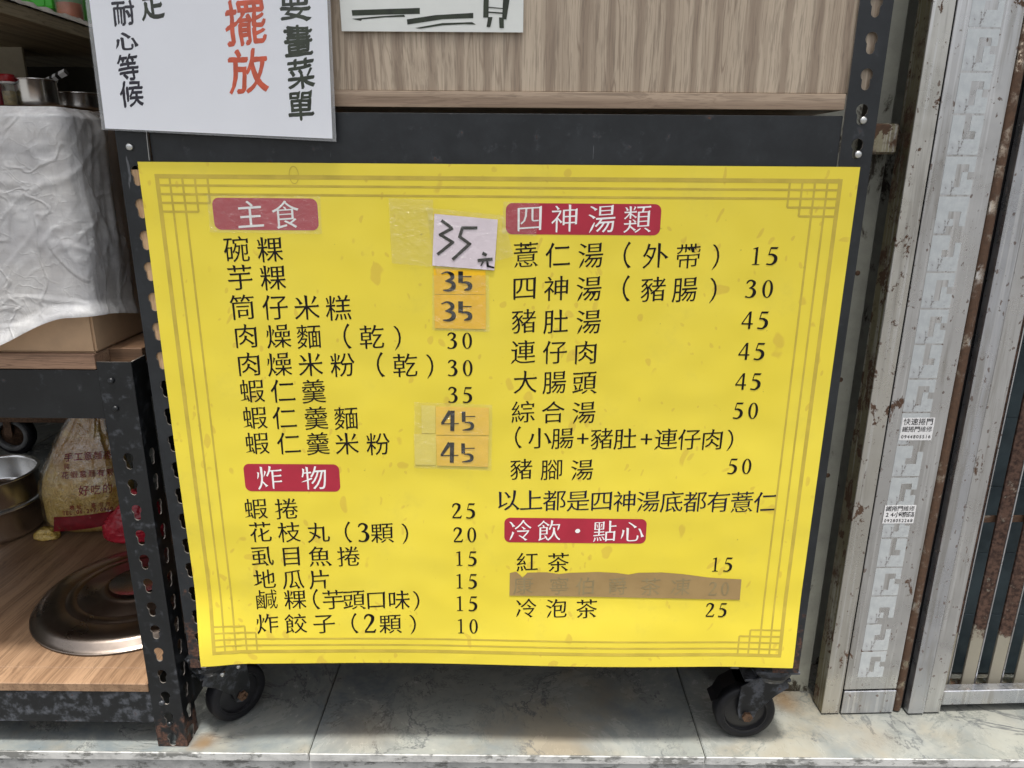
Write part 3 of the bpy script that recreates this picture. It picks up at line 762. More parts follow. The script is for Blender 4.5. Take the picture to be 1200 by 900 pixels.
DG={'0':[[ell(.28,.5,.25,.5),ell(.28,.5,.125,.45)]],
'1':[[[(.24,.05),(.35,.05),(.35,1),(.31,1),(.11,.90),(.12,.87),(.24,.89)]],[[(.12,0),(.47,0),(.47,.035),(.35,.06),(.24,.06),(.12,.035)]]],
'2':[[ribbon([(.05,.72,.04),(.10,.88,.07),(.24,.965,.075),(.41,.86,.12),(.39,.63,.11),(.24,.36,.07),(.05,.07,.05)])],[[(.03,0),(.50,0),(.56,.20),(.52,.20),(.44,.10),(.05,.09)]]],
'3':[[ribbon([(.05,.79,.04),(.12,.92,.07),(.26,.965,.07),(.40,.84,.11),(.34,.64,.08),(.18,.53,.03)])],[ribbon([(.17,.54,.03),(.36,.50,.08),(.44,.30,.13),(.36,.09,.10),(.20,.02,.05),(.03,.07,.08)])]],
'4':[[ribbon([(.39,.98,.05),(.04,.30,.045)])],[[(.02,.25),(.56,.25),(.56,.335),(.02,.335)]],[[(.35,0),(.46,0),(.46,1),(.39,1),(.35,.93)]]],
'5':[[[(.17,.89),(.46,.89),(.52,1),(.18,1)]],[ribbon([(.18,.98,.045),(.10,.55,.045)])],[ribbon([(.10,.58,.05),(.27,.585,.09),(.43,.44,.12),(.42,.20,.12),(.26,.035,.07),(.03,.06,.07)])]]}
FAT[0]=False
def number(s,cx,cy,h,mat='ink',layer=.00024,par=None,pitch=.76,name='price'):
    p=onY(cx,cy); m=mpp(p)*h/math.cos(.02); k=math.cos(0); groups=[]
    # a photo pixel covers more height low on the sheet: measure the height there
    hh=abs(onY(cx,cy-h/2).z-onY(cx,cy+h/2).z); ww=h*mpp(p)*1.20
    for i,ch in enumerate(s):
        ox=p.x+(i-(len(s)-1)/2)*pitch*ww-.28*ww; oz=p.z-hh/2
        for g in DG[ch]: groups.append([[(ox+q[0]*ww,oz+q[1]*hh) for q in L] for L in g])
    return printed(name,groups,layer,mat,par or menu)
for t,x,cy,h in (
 ('碗粿',[278,317],292,29),('芋粿',[282,320.5],325,29),('筒仔米糕',[285,323,360,397],360,29),
 ('肉燥麵（乾）',[289,327,362.5,397,436,476],394,28),('肉燥米粉（乾）',[292.5,328,364.5,402,436,475,514],427,28),
 ('蝦仁羹',[296,332,368],457.6,28),('蝦仁羹麵',[299.4,334,371,406],489,27.5),('蝦仁羹米粉',[302,339,373,407,443.5],519,27),
 ('蝦捲',[300.5,336.5],595,26),('花枝丸（3顆）',[306,339.6,373.4,399,426.8,448,484],623,25.5),
 ('虱目魚捲',[308,342,375,409],650.5,25.5),('地瓜片',[311,344,375],677.5,25),
 ('鹹粿（芋頭口味）',[313,346.7,362,391,415,441,467.7,497],701.5,25),('炸餃子（2顆）',[314.7,347.8,380.5,407,433.9,457.7,493],729,25),
 ('薏仁湯（外帶）',[616,653.5,692,724,767,805.6,848],299,28.5),('四神湯（豬腸）',[614.5,652,690,723,765,801.7,845],338,28.5),
 ('豬肚湯',[614,651,689.6],376,28),('連仔肉',[613,650,686],412,27.5),('大腸頭',[615.5,649.6,684.4],447,27),
 ('綜合湯',[613,648,684],482,26.5),('（小腸+豬肚+連仔肉）',[598,632,659,682.7,705,732,757,780,807,834,864],513,25.5),
 ('豬腳湯',[611,646.7,682],549,25.5),('紅茶',[617.7,654],657.5,24.5),('冷泡茶',[616.7,652,687],711,24)):
    o=line(t,x,cy,h)
line('以上都是四神湯底都有薏仁',lin(595,896,12),586,26,'ink_blue')
for s,x,y,h in (('30',539,398.6,19),('30',539.6,430.6,19),('35',539.6,462,18.5),('25',543.6,597.6,17.8),('20',545,625.7,17.5),('15',546,653.4,17),
  ('15',546.3,680,17),('15',546.7,706,17),('10',547.7,732,16.5),('15',894.6,299.6,21),('30',889,338,21),('45',884,374.6,20.5),('45',880,411,20),('45',876,446.2,19.5),
  ('50',873,480.3,19),('50',866,545.3,18),('15',845,660,16.5),('25',838.7,712.9,16)):
    number(s,x,y,h)
# ---- struck-out line under brown tape ----
strip=[(597.5,670),(605,668.5),(612.5,675.5),(618,669.5),(640,669),(655,671),(668,669.5),(700,668.5),(722,669.5),(736,671.5),(748,669.3),(775,669),(800,671),(830,675),(850,676.3),(868,677.2),(866,701),(780,699),(700,697.4),(597,696.3)]
L=[tuple((onY(*q).x,onY(*q).z)) for q in strip]
tp=printed('tape_strip',[[L]],.0007,'tape_tan',menu,cut=True); tag(tp,'torn brown tape over a struck-out drink')
line('康寧伯爵茶凍',[613,655,686,723,761.7,796.7],685,22.5,'faint_ink',.0009)
number('20',841.7,688,15.5,'faint_ink',.0009)
pz=onY(345,205); rr_=.0062
ring=[[(pz.x+q[0]-pz.x,q[1]) for q in ell(pz.x,pz.z,rr_,rr_*1.75)],ell(pz.x,pz.z,rr_*.88,rr_*1.60)]
printed('pencil_oval',[ring],.0004,'border_ink',menu)
# ---- pasted price slips ----
def slip(name,quad,mat,layer,label=None):
    L=[(onY(*q).x,onY(*q).z) for q in quad]; o=printed(name,[[L]],layer,mat,menu,cut=True)
    if label: tag(o,label)
    return o
def strokes(groups,org,sc,par,layer,mat='marker',smooth=False,step=.00006):
    out=[]
    for g in groups:
        Q=[]
        for (x,y,w_) in g:
            p=onY(org[0]+x/sc,org[1]+y/sc); Q.append((p.x,p.z,w_/sc*mpp(p)))
        out.append([ribbon(Q,smooth=len(Q)>3 and smooth)])
    return printed('marker_price',out,layer,mat,par,step)
slip('price_slip',[(508.5,314),(569,317),(569.5,344.5),(509.5,344)],'orange_paper',.0007)
slip('price_slip',[(509,344.8),(569.5,345),(569.5,385),(510,384)],'orange_paper',.0008)
slip('price_slip',[(511,475.5),(573,477),(573,509),(511,508.6)],'orange_paper2',.0008)
slip('price_slip',[(511,509.5),(572.5,510),(572,546),(512.5,544.5)],'orange_paper2',.0009)
slip('blank_slip',[(494,474),(510.4,474.5),(510.4,507),(494.5,507)],'paper_bit',.0006)
slip('blank_slip',[(485,507.5),(511.5,508),(511,544),(487,543.5)],'paper_bit',.0007)
slip('price_slip',[(509.5,250.3),(583.5,257),(579.3,316.2),(507,310.6)],'pink_paper',.0016,'pale pink slip with a hand-written 35')
W=23
strokes([[(242,180,W),(322,238,W)],[(328,236,W),(225,292,W)],[(228,284,W),(334,348,W)],[(334,338,W),(212,436,W)],
 [(512,236,W),(392,236,W)],[(402,232,W),(376,312,W)],[(374,298,W),(462,362,W)],[(460,350,W),(326,474,W)],
 [(550,425,26),(582,440,22)],[(514,480,24),(626,470,24)],[(556,488,16),(538,520,10)],[(586,484,16),(590,522,18)],[(584,520,18),(638,534,12)]],(480,230),6.43,menu,.0019)
for dy in (0,225):
    strokes([[(242,582,8),(285,568,14),(322,590,30),(318,618,26),(272,636,8)],[(270,634,8),(325,648,26),(332,682,34),(300,704,22),(254,704,8)],
     [(386,562,36),(386,648,34)],[(400,602,8),(468,602,9)],[(392,648,10),(430,646,20),(456,664,32),(452,690,28),(412,704,8)]],(480,230+dy/6.43),6.43,menu,.0012,smooth=True)
for dx,dy in ((0,0),(-4,257)):
    strokes([[(402,282,34),(334,382,22)],[(326,386,9),(470,382,9)],[(420,278,34),(417,442,32)],
     [(508,285,30),(510,368,30)],[(514,326,8),(602,324,9)],[(518,374,8),(558,374,18),(580,394,28),(566,424,24),(500,436,8)]],(470+dx/6.92,440+dy/6.92),6.92,menu,.0012,smooth=True)
def film(quad,layer,n=10):
    A,B,Cc,D=[onY(*q) for q in quad]; bm=bmesh.new()
    V=[[None]*(n+1) for _ in range(n+1)]
    for j in range(n+1):
        for i in range(n+1):
            u,v=i/n,j/n; p=(A*(1-u)+B*u)*(1-v)+(D*(1-u)+Cc*u)*v; V[j][i]=bm.verts.new((p.x,warp(p.x,p.z)-layer,p.z))
    for j in range(n):
        for i in range(n): bm.faces.new([V[j+1][i],V[j+1][i+1],V[j][i+1],V[j][i]])
    bmesh.ops.recalc_face_normals(bm,faces=bm.faces[:]); bm.normal_update()
    if bm.faces[0].normal.y>0: bmesh.ops.reverse_faces(bm,faces=bm.faces[:])
    o=obj('clear_tape',bm,MT['tape_clear'],smooth=True); part_fix(o,menu); return o
film([(456,232),(508,234),(508,312),(460,308)],.0024)
film([(500,243),(590,252),(602,300),(512,322)],.0026)
film([(486,470),(577,473),(576,550),(486,547)],.0022); film([(507,322),(573,322),(574,388),(507,386)],.0022)
film([(590,236),(632,238),(628,276),(588,274)],.0021)
film([(244,228),(376,230),(378,274),(248,272)],.0021)

# =====================================================================
# WHITE NOTICES ABOVE
# =====================================================================
def pxquad(quad,y): return [onY(*q,y) for q in quad]
def flatquad(q,yo,extend=None):
    L=[(p.x,p.z) for p in q]; return L
notice=thing('laminated_notice','white laminated notice with black and vermilion brush writing, hung over the rack','notice',(-.33,-.012,.93))
NY=-.0125
def nfn(c,yo): 
    return Vector((c.x,NY+yo-.03*(c.y-.93),c.y))
def seg_loop(pts,step=.02):
    M=[]
    for i in range(len(pts)):
        p,q=pts[i],pts[(i+1)%len(pts)]; M.append(p); n=int(math.dist(p,q)/step)
        for k in range(1,n): M.append((p[0]+(q[0]-p[0])*k/n,p[1]+(q[1]-p[1])*k/n))
    return M
def up(p,q,z):  # carry the line p->q up to height z
    t=(z-p.z)/(q.z-p.z); return (p.x+(q.x-p.x)*t,z)
a=onY(119,152,NY); b=onY(394,166,NY); at=onY(102,0,NY); bt=onY(388,0,NY)
pl=[ (a.x,a.z),(b.x,b.z),up(b,bt,1.30),up(a,at,1.30)]
def inset(pts,d0,d1,d2,d3): return pts
pa,pb,pat,pbt=onY(123.5,150.5,NY),onY(389.5,162.5,NY),onY(107,0,NY),onY(384.5,0,NY)
paper=[(pa.x,pa.z),(pb.x,pb.z),up(pb,pbt,1.292),up(pa,pat,1.292)]
def slab_print(name,loop,yo,thick,mat,par,fn):
    f=fromloops(name,[seg_loop(loop)],lambda c:fn(c,yo)); bk=fromloops(name,[seg_loop(loop)],lambda c:fn(c,yo+thick)); bk.flip_normals()
    bm=merge([f,bk]); o=obj(name,bm,MT[mat]); part_fix(o,par); return o
slab_print('paper',paper,0,.0003,'paper',notice,nfn)
rc=[]; 
slab_print('plastic_sleeve',pl,.0006,.0006,'sleeve_back',notice,nfn)
o=obj('front_film',fromloops('front_film',[pl],lambda c:nfn(c,-.0012)),MT['sleeve']); part_fix(o,notice)
def brush(txt,pos,mat,par,fn,nib=((-.018,-.024),(.016,.022),(0,0),(-.009,-.012),(.009,.011)),kw=None,y0=None,layer=.0001):
    kw=kw or dict(ht=0,vt=-.002,brush=1.25,rise=.10)
    y0=NY if y0 is None else y0; groups=[]
    for ch,(x,y,wd,ht_) in zip(txt,pos):
        p=onY(x,y,y0); em=wd*mpp(p)/.92; ez=abs(onY(x,y-ht_/2,y0).z-onY(x,y+ht_/2,y0).z)/.92; rot=random.uniform(-.03,.03)
        for k,(dx,dz) in enumerate(nib):
            groups.append((k,[[(p.x+(q[0]+dx-q[1]*rot)*em,p.z+(q[1]+dz+q[0]*rot)*ez) for q in L] for L in glyph(ch,**kw)]))
    ms=[]
    def wob(x,z,i):
        a=mnoise.noise(Vector((x*38,z*38,3))); c=mnoise.noise(Vector((x*38,z*38,9))); e=mnoise.noise(Vector((x*150,z*150,i*5)))
        return (x+.0016*a+.0007*e,z+.0016*c+.0006*e)
    for k,loops in groups:
        loops=[[wob(*q,k) for q in seg_loop(L,.003)] for L in loops]
        ms.append(fromloops('lettering',loops,lambda c,k=k:fn(c,-layer-.00004*k)))
    bm=merge(ms); o=obj('brush_lettering',bm,MT[mat]); part_fix(o,par); return o
brush('耐心等候',[(146.5,16,25,28),(149,48.5,24,22),(151.5,79.5,24,30),(155,110,26,30)],'brush',notice,nfn)
brush('足',[(179.5,3,27,40)],'brush_green',notice,nfn)
brush('要畫菜單',[(347,7,35,34),(350,48.5,32,36),(353.5,86.5,31,34),(352.5,124,31,34)],'brush_green',notice,nfn)
brush('擺放',[(289,27,46,52),(291.5,83.5,45,50)],'brush_red',notice,nfn,kw=dict(ht=-.003,vt=-.006,brush=1.2,rise=.1))
# hanging thread and hook below the notice
th=[onY(171,150,-.003),onY(173,170,-.003),onY(175,188,-.003)]; o=obj('string',tube(th,.0004,6),MT['zinc']); part_fix(o,notice)
n2=thing('paper_notice','small off-white laminated paper with thick green-black marker strokes on the woodgrain panel','notice',(-.08,.001,1.05))
Y2=-.0004
def n2fn(c,yo): return Vector((c.x,Y2+yo,c.y))
a=onY(400.5,36.5,Y2);b=onY(613,38,Y2);at=onY(398,0,Y2);bt=onY(613.5,0,Y2)
slab_print('paper',[(a.x,a.z),(b.x,b.z),up(b,bt,1.22),up(a,at,1.22)],0,.0004,'paper2',n2,n2fn)
def px_shape(pts): return [(onY(*q,Y2).x,onY(*q,Y2).z) for q in pts]
sc_=1200/260.
def z6(l): return [(380+x/sc_,y/sc_) for x,y in l]
blocks=[[(148,55),(517,43),(517,75),(300,80),(152,85)],[(150,102),(300,88),(432,80),(438,91),(330,94),(205,105),(198,113)],[(447,105),(600,82),(806,70),(806,98),(640,104),(450,133)],[(490,152),(640,125),(800,120),(820,133),(760,131),(640,137),(520,155)],
 [(862,-20),(890,-20),(888,95),(860,95)],[(968,-20),(1005,-20),(985,105),(962,105)],[(880,36),(975,45),(975,50),(880,42)],[(878,62),(968,68),(968,76),(878,69)],[(886,93),(910,93),(898,146),(878,146)],[(945,95),(970,95),(972,152),(948,152)]]
o=printed('marker_lettering',[[px_shape(z6(b_))] for b_ in blocks],.0003,'brush_green',n2,fn=n2fn)

# =====================================================================
# LEFT STORAGE SHELF
# =====================================================================
shelf=thing('storage_shelf','low black slotted-angle shelf with worn wooden boards, left of the menu rack','shelf',(-.95,.0,0))
zl=onY(155,570).z; hz=[zl+.0035+.040*k for k in range(-11,2)]
hz=[z for z in hz if .01<z<.63]
q=angle_post('leg',-.5440,.001,.638,hz,w=.047,d=.040,side='R',mat=MT['leg_rusty']); part_fix(q,shelf)
for (x,yb) in ((-.5440,True),(-1.42,True),(-1.42,False)):
    q=angle_post('leg',x,.001,.638,[z for z in hz][::2],w=.047,d=.040,side='R' if x>-1 else 'L',mat=MT['leg_rusty'])
    if yb:
        for v in q.data.vertices: v.co.y=.70-v.co.y
        q.data.flip_normals()
    part_fix(q,shelf)
bm=box(-1.375,-.5445,.0015,.0035,.556,.626,.0008); bm=box(-1.375,-.5445,.0036,.03,.6235,.6255,0,bm); part('beam',bm,MT['shelf_paint'],shelf)
part('beam',box(-1.375,-.5445,.0030,.0050,.044,.1025,.0008),MT['worn_black'],shelf)
part('beam',box(-.5000,-.4982,.0405,.655,.575,.626,.0006),MT['worn_black'],shelf)
part('beam',box(-.5000,-.4982,.0405,.655,.05,.1025,.0006),MT['worn_black'],shelf)
bm=box(-1.40,-.5460,.0008,.0385,.627,.648,.0008); tb=part('shelf_board',bm,MT['ply_edge'],shelf)
part('shelf_board',box(-1.40,-.5005,.0390,.35,.6268,.6478,.0008),MT['plank_dirty'],shelf)
part('shelf_board',box(-1.40,-.5005,.352,.69,.6266,.6476,.0008),MT['plank_dirty'],shelf)
b_=part('lower_board',box(-1.40,-.5465,.0012,.0390,.1032,.118,.0008),MT['plank'],shelf)
part('lower_board',box(-1.40,-.5465,.0395,.69,.1030,.1178,.0008),MT['plank'],shelf)
for (x,z) in ((-.527,.612),(-.527,.572),(-.527,.085),(-.52,.045)):
    bolt_at(shelf,(x,-.0006,z),.0042,mat='worn_black')

# ---- carton and the plastic sheet over it ----
carton=thing('cardboard_box','plain brown cardboard box on the low shelf, half hidden under the pale plastic sheet','box',(-.72,.14,.6482),0)
bx1_=-.545
part('body',box(-.93,bx1_,.006,.27,.6484,.945,.003,seg=2),MT['kraft'],carton)
bm=box(-.93,bx1_,.0058,.135,.9452,.9482,.0005); part('flap',bm,MT['kraft'],carton)
bm=box(-.93,bx1_,.1365,.27,.9454,.9480,.0005); part('flap',bm,MT['kraft'],carton)
def sheet():
    bm=bmesh.new(); NX,NZ=200,150
    # unrolled path: along the front (x from -.96 to corner), round the corner, back along the side
    Lf=.42; Ls=.30; hem=lambda s: .652+.050*sst(.26,.41,s) if s<Lf else .702-.026*sst(.42,.60,s)
    from mathutils import noise as mn
    V=[]
    for j in range(NZ+1):
        row=[]
        for i in range(NX+1):
            s=(Lf+Ls)*i/NX
            if s<Lf-.02: x,y,nx,ny=bx1_-Lf+s,-.004,0,-1
            elif s<Lf+.02:
                a=(s-Lf+.02)/.04*math.pi/2; x=bx1_-.014+.020*math.sin(a); y=.010-.016*math.cos(a)+.002; nx,ny=math.sin(a),-math.cos(a)
            else: x,y,nx,ny=bx1_+.008,.012+s-Lf-.02,1,0
            z0=hem(s); t=j/NZ; H_=.962-z0; 
            z=z0+H_*t
            d=.0
            v=Vector((s*1.0,t*.30,0))
            f1=mn.fractal(v*9+Vector((3,1,0)),1.0,2,4); f2=abs(mn.noise(Vector((s*5+z*7,(z-s*.8)*16,2)))) ; f3=mn.ridged_multi_fractal(Vector((s*6,z*9,5)),1,2,4,1,2)
            side=sst(Lf-.05,Lf+.08,s)
            c1_=mn.noise(Vector((s*9+z*5,(z+s*.5)*13,2))); c2_=mn.noise(Vector((s*16-z*11,(z-s*.9)*19,7))); c3_=mn.noise(Vector((s*38,z*30+s*14,11)))
            rg=lambda v,w_: math.exp(-(v/w_)**2)          # sharp crease lines where a noise crosses zero
            mk=sst(-.15,.35,mn.noise(Vector((s*6,z*6,33)))); mk2=sst(-.1,.3,mn.noise(Vector((s*9,z*8,41))))
            d=.0028+.0020*f1+.0014*rg(c1_,.05)*mk+.0010*rg(c2_,.05)*mk2+.0005*rg(c3_,.10)*mk
            if side>0:
                e1_=mn.noise(Vector(((s-Lf)*26+z*3,z*5,21))); e2_=mn.noise(Vector(((s-Lf)*50-z*6,z*9,25)))
                d+=side*(.004*rg(e1_,.15)+.0018*rg(e2_,.15))
            d=max(d,.0008)*(1-.4*sst(.9,1,t)); d+=.010*(1-sst(0,.08,t))*(1-side*.6)
            top=sst(.955,1,t)
            row.append(bm.verts.new((x+nx*d-nx*top*.012,y+ny*d-ny*top*.012,z)))
        V.append(row)
    # top cover
    for i_ in range(6):
        k=(i_+1)/6; row=[]
        for v in V[NZ]: 
            cx,cy=-.75,.14; row.append(bm.verts.new((v.co.x+(cx-v.co.x)*k*.9,v.co.y+(cy-v.co.y)*k*.9,.962+.004*mn.noise(v.co*14+Vector((0,0,k*3))))))
        V.append(row)
    for a,b in zip(V,V[1:]):
        for i in range(NX):
            bm.faces.new([a[i],a[i+1],b[i+1],b[i]])
    return bm
def film_mat(name='cloudy_plastic_sheet',t0=.22,t1=.05):
    g=G(name,.30); n=g.noise(26,6,.7,.8); n2=g.noise(7,4,.6,1); wv=g.noise(420,2)
    wv2=g.noise(16,4,.6,.5)
    c=g.mix(g.ramp(n2,.35,.65),(.58,.59,.61),(.74,.74,.73)); c=g.mix(g.math('MULTIPLY',g.ramp(n,.5,.7),.3),c,(.82,.82,.81)); wx=g.noise(300,1,.5,0,g.map((1,1,.08))); wz=g.noise(300,1,.5,0,g.map((.08,.08,1))); c=g.mix(g.math('MULTIPLY',g.ramp(g.math('MAXIMUM',wx,wz),.52,.66),.22),c,(.45,.46,.48)); c=g.mix(g.math('MULTIPLY',g.ramp(g.noise(11,5,.7,.4),.5,.68),.35),c,(.50,.51,.53)); 
    for sc_,st_,ds_ in ((5,.30,.005),(12,.30,.003),(30,.22,.0012)):
        q=g.noise(sc_,2,.5,.8); q=g.math('ABSOLUTE',g.math('SUBTRACT',q,.5)); g.bump(g.ramp(q,0,.035,1,0),st_,ds_)
    g.bump(wv,.12,.0005)
    m=g.done(c,g.ramp(n,.3,.7,.25,.5)); tr=g.N('ShaderNodeBsdfTransparent'); tr.inputs[0].default_value=(.8,.8,.82,1); tl_=g.N('ShaderNodeBsdfTranslucent'); tl_.inputs[0].default_value=(.6,.6,.6,1)
    a=g.N('ShaderNodeMixShader'); a.inputs[0].default_value=.25; g.L(g.b.outputs[0],a.inputs[1]); g.L(tl_.outputs[0],a.inputs[2])
    b=g.N('ShaderNodeMixShader'); sd_=g.ramp(g.math('ADD',g.math('ADD',g.sep(1),g.math('MULTIPLY',g.math('SUBTRACT',g.noise(9,4),.5),.07)),g.math('MULTIPLY',g.sep(2),.06)),.100,.150,0,.78); g.L(g.math('MAXIMUM',g.ramp(n,.35,.7,t0,t1),sd_),b.inputs[0]); g.L(a.outputs[0],b.inputs[1]); g.L(tr.outputs[0],b.inputs[2])
    g.L(b.outputs[0],g.t.nodes['Material Output'].inputs[0]); return m
MT['sheet']=film_mat()
sh=obj('plastic_sheet',sheet(),MT['sheet'],smooth=True); tag(sh,'wrinkled translucent whitish plastic sheet draped over the brown box','plastic sheet')

# ---- things on the lower board ----
ZB=.118
lid=thing('pot_lid','big round stainless steel pot lid lying flat on the lower wooden board','lid',(-.675,.243,ZB))
o=obj('lid_plate',lathe([(0,.026),(.050,.026),(.056,.030),(.060,.0275),(.066,.024),(.100,.0242),(.1015,.0228),(.103,.0238),(.118,.0233),(.120,.0215),(.122,.0225),(.155,.019),(.166,.016),(.169,.006),(.176,.004),(.178,.0025),(.1765,.001),(.160,.0008),(.15,.006),(0,.01)],96),MT['steel_lid'],lid,smooth=True)
o=obj('knob_dish',lathe([(0,.022),(.030,.0225),(.045,.0265),(.0495,.0275)],64),MT['steel'],lid,(0,0,.006),smooth=True)
def pot(name,label,cat_,x,y,z,r,h,mat='steel',group=None,lip=.004,n=64):
    t=thing(name,label,cat_,(x,y,z),group=group)
    obj('bowl',lathe([(0,.0),(r*.9,.0),(r*.975,.004),(r,.012),(r,h-.004),(r+lip,h-.002),(r+lip,h),(r-.001,h),(r-.0025,h-.006),(r-.003,.012),(r*.9,.003),(0,.003)],n),MT[mat],t,smooth=True)
    b=lathe([(r+lip,h-.003),(r+lip+.0016,h-.0015),(r+lip,h+.0006),(r-.0005,h+.0006)],n); obj('rim',b,MT['steel'],t,smooth=True)
    return t
pot('stock_pot','large stainless steel pot on the lower board, carrying a second pot','pot',-1.130,.50,ZB,.102,.072)
pot('stacked_pot','stainless steel pot nested on top of the large pot on the lower board','pot',-1.122,.497,ZB+.0715,.098,.066)

# noodle bag
def bagmesh(cx,cy,z,w_,d,h,top,seed,neck=.22,N=56,M=44,crush=0):
    from mathutils import noise as mn
    bm=bmesh.new(); rings=[]
    for j in range(M+1):
        t=j/M; 
        s=math.sin(min(1,t/.12)*math.pi/2)**.6 if t<.12 else 1
        if t>.30: k=(t-.30)/.70; s=1-(1-neck)*(k*k*(3-2*k))*.98
        ring=[]
        for i in range(N):
            a=2*math.pi*i/N; ca,sa=math.cos(a),math.sin(a)
            sx=abs(ca)**.75*(1 if ca>0 else -1); sy=abs(sa)**.85*(1 if sa>0 else -1)
            f=mn.fractal(Vector((ca*1.5+seed,sa*1.5,t*4)),1,2,4); fold=(math.sin(a*9+t*3+seed)+.6*math.sin(a*17-t*9+seed))*sst(.35,.95,t)
            rr=1+.05*f+.09*fold
            if crush: rr+=crush*(math.exp(-(mn.noise(Vector((ca*3.2+t*2,sa*3.2,t*7-ca*2)))/.10)**2)*.9+math.exp(-(mn.noise(Vector((ca*7,sa*7,t*15+3)))/.12)**2)*.5)*(.5+t)
            ring.append(bm.verts.new((cx+w_/2*s*sx*rr+top[0]*t*t,cy+d/2*s*sy*rr+top[1]*t,z+h*t+.004*f*(t>.02))))
        rings.append(ring)
    for a,b in zip(rings,rings[1:]):
        for i in range(N): bm.faces.new([a[i],a[(i+1)%N],b[(i+1)%N],b[i]])
    bm.faces.new(rings[0][::-1]); bm.faces.new(rings[-1])
    bmesh.ops.recalc_face_normals(bm,faces=bm.faces[:]); return bm
def noodles():
    g=G('fine_dried_noodles',.5); wv=g.noise(60,5,.75,2.5); w2=g.noise(140,4,.7,2); big=g.noise(14,3)
    c=g.mix(g.ramp(wv,.38,.62),(.62,.38,.05),(.92,.68,.20)); c=g.mix(g.math('MULTIPLY',g.ramp(w2,.55,.65),.6),c,(.14,.07,.015)); 
    zt=g.ramp(g.sep(2),.225,.31); c=g.mix(g.math('MULTIPLY',g.math('MULTIPLY',zt,g.ramp(big,.32,.52)),.8),c,(.55,.25,.04))
    g.bump(wv,.9,.006).bump(w2,.5,.002); return g.done(c,.45,Coat_Weight=.8,Coat_Roughness=.12)
MT['noodles']=noodles()
BX,BY=-.908,.50
bag=thing('noodle_bag','clear plastic bag of yellow noodles with dark red printing, standing on the lower board','bag of noodles',(BX,BY,ZB))
bm=bagmesh(BX,BY,ZB,.182,.11,.34,(.052,.0),2.3,.16); bvh=BVHTree.FromBMesh(bm); part('contents',bm,MT['noodles'],bag,True)
bm=bagmesh(BX,BY,ZB-.0002,.190,.117,.343,(.052,.0),2.3,.18,150,110,.045); bvo=BVHTree.FromBMesh(bm); part('plastic_film',bm,MT['bag_film'],bag,True)
bm=bagmesh(BX-.078,BY-.040,ZB,.055,.035,.022,(0,0),5,.5,24,12); part('tied_corner',bm,MT['noodles'],bag,True)
part('neck_tie',tube([(BX+.050+.020*math.cos(a),BY+.018*math.sin(a),ZB+.325+.003*math.sin(2*a)) for a in [k*math.pi/8 for k in range(16)]],.003,6,closed=True),MT['bag_red_ink'],bag,True)
def onbag(px,py,out=.0010):
    d=ray(px,py).normalized(); h=bvo.ray_cast(CAM,d)
    if h[0] is None: return onY(px,py,BY-.05)
    return h[0]-d*out
def bagprint(name,loopsets):
    bm=bmesh.new()
    for loops in loopsets:
        me=fill('t',loops); vv=[bm.verts.new(onbag(v.co.x,-v.co.y)) for v in me.vertices]
        for p in me.polygons:
            try: bm.faces.new([vv[i] for i in p.vertices])
            except ValueError: pass
        bpy.data.meshes.remove(me)
    o=obj(name,bm,MT['bag_red_ink']); part_fix(o,bag); return o
def bagtext(s,x,y,size,step,slope=-.10,bold=1):
    out=[]
    for k,ch in enumerate(s):
        g=glyph(ch,ht=-.016*bold,vt=-.018*bold,brush=.8)
        sz=size if ord(ch)>0x2e80 else size*1.05
        out.append([[(x+k*step+q[0]*sz,-(y+slope*k*step)+q[1]*sz) for q in L] for L in g])
    return out
bagprint('lettering',bagtext('手工意麵香',80,536,10.5,11.5,-.07))
bagprint('lettering',bagtext('純正',78,547,7,0,0)[:1]+bagtext('花蝦意麵有限',76,557,9,10.5,-.07))
bagprint('lettering',bagtext('好吃的',98,575,12.5,14,-.10))
bagprint('lettering',bagtext('地址：臺南市',84,595,6,8.5,-.10))
bagprint('lettering',bagtext('TEL:06-297-0960',75,601.5,6.2,4.0,-.10))
bm=bmesh.new(); V=[]
for j_ in range(7):
    row=[]
    for i_ in range(25):
        u=i_/24; x=63+76*u; y=606-1*u-8*u*u+(17-1.5*u)*j_/6; row.append(bm.verts.new(onbag(x,y)))
    V.append(row)
for a_,c_ in zip(V,V[1:]):
    for i_ in range(24): bm.faces.new([c_[i_],c_[i_+1],a_[i_+1],a_[i_]])
o=obj('printed_band',bm,MT['bag_red_ink'],smooth=True); part_fix(o,bag)
rb=thing('red_bag','shiny red plastic bag beside the noodle bag, behind the shelf leg','bag',(-.81,.50,ZB))
part('film',bagmesh(-.790,.455,ZB,.125,.07,.118,(.03,.0),7.7,.30,90,60,.07),MT['red_film'],rb,True)
# trolley wheel at the back
tr2=thing('trolley','dark low trolley with a grey-rimmed wheel and rusty orange hub, behind the shelf','trolley',(0,0,0))
wp=onY(17,508,1.15); r=24*mpp(wp); zz=max(wp.z,r+.0005)
def wheel_part(name,prof,mat,par,sm=True):
    b=lathe(prof,48)
    for v in b.verts: v.co=Vector((wp.x+v.co.x,wp.y+v.co.z,zz+v.co.y))
    bmesh.ops.recalc_face_normals(b,faces=b.faces[:]); o=obj(name,b,MT[mat],smooth=sm); o.parent=par; return o
wl=wheel_part('wheel',[(r*.83,-.016),(r*.98,-.012),(r,0),(r*.98,.012),(r*.83,.016),(r*.83,-.016)],'rubber',tr2)
wheel_part('rim',[(r*.62,-.018),(r*.80,-.018),(r*.82,-.012),(r*.82,.012),(r*.6,.012),(r*.6,-.014),(r*.62,-.018)],'rubber_grey',wl)
wheel_part('hub',[(0,-.022),(r*.14,-.022),(r*.2,-.014),(r*.58,-.006),(r*.59,.006),(0,.008)],'rust_bolt',wl)
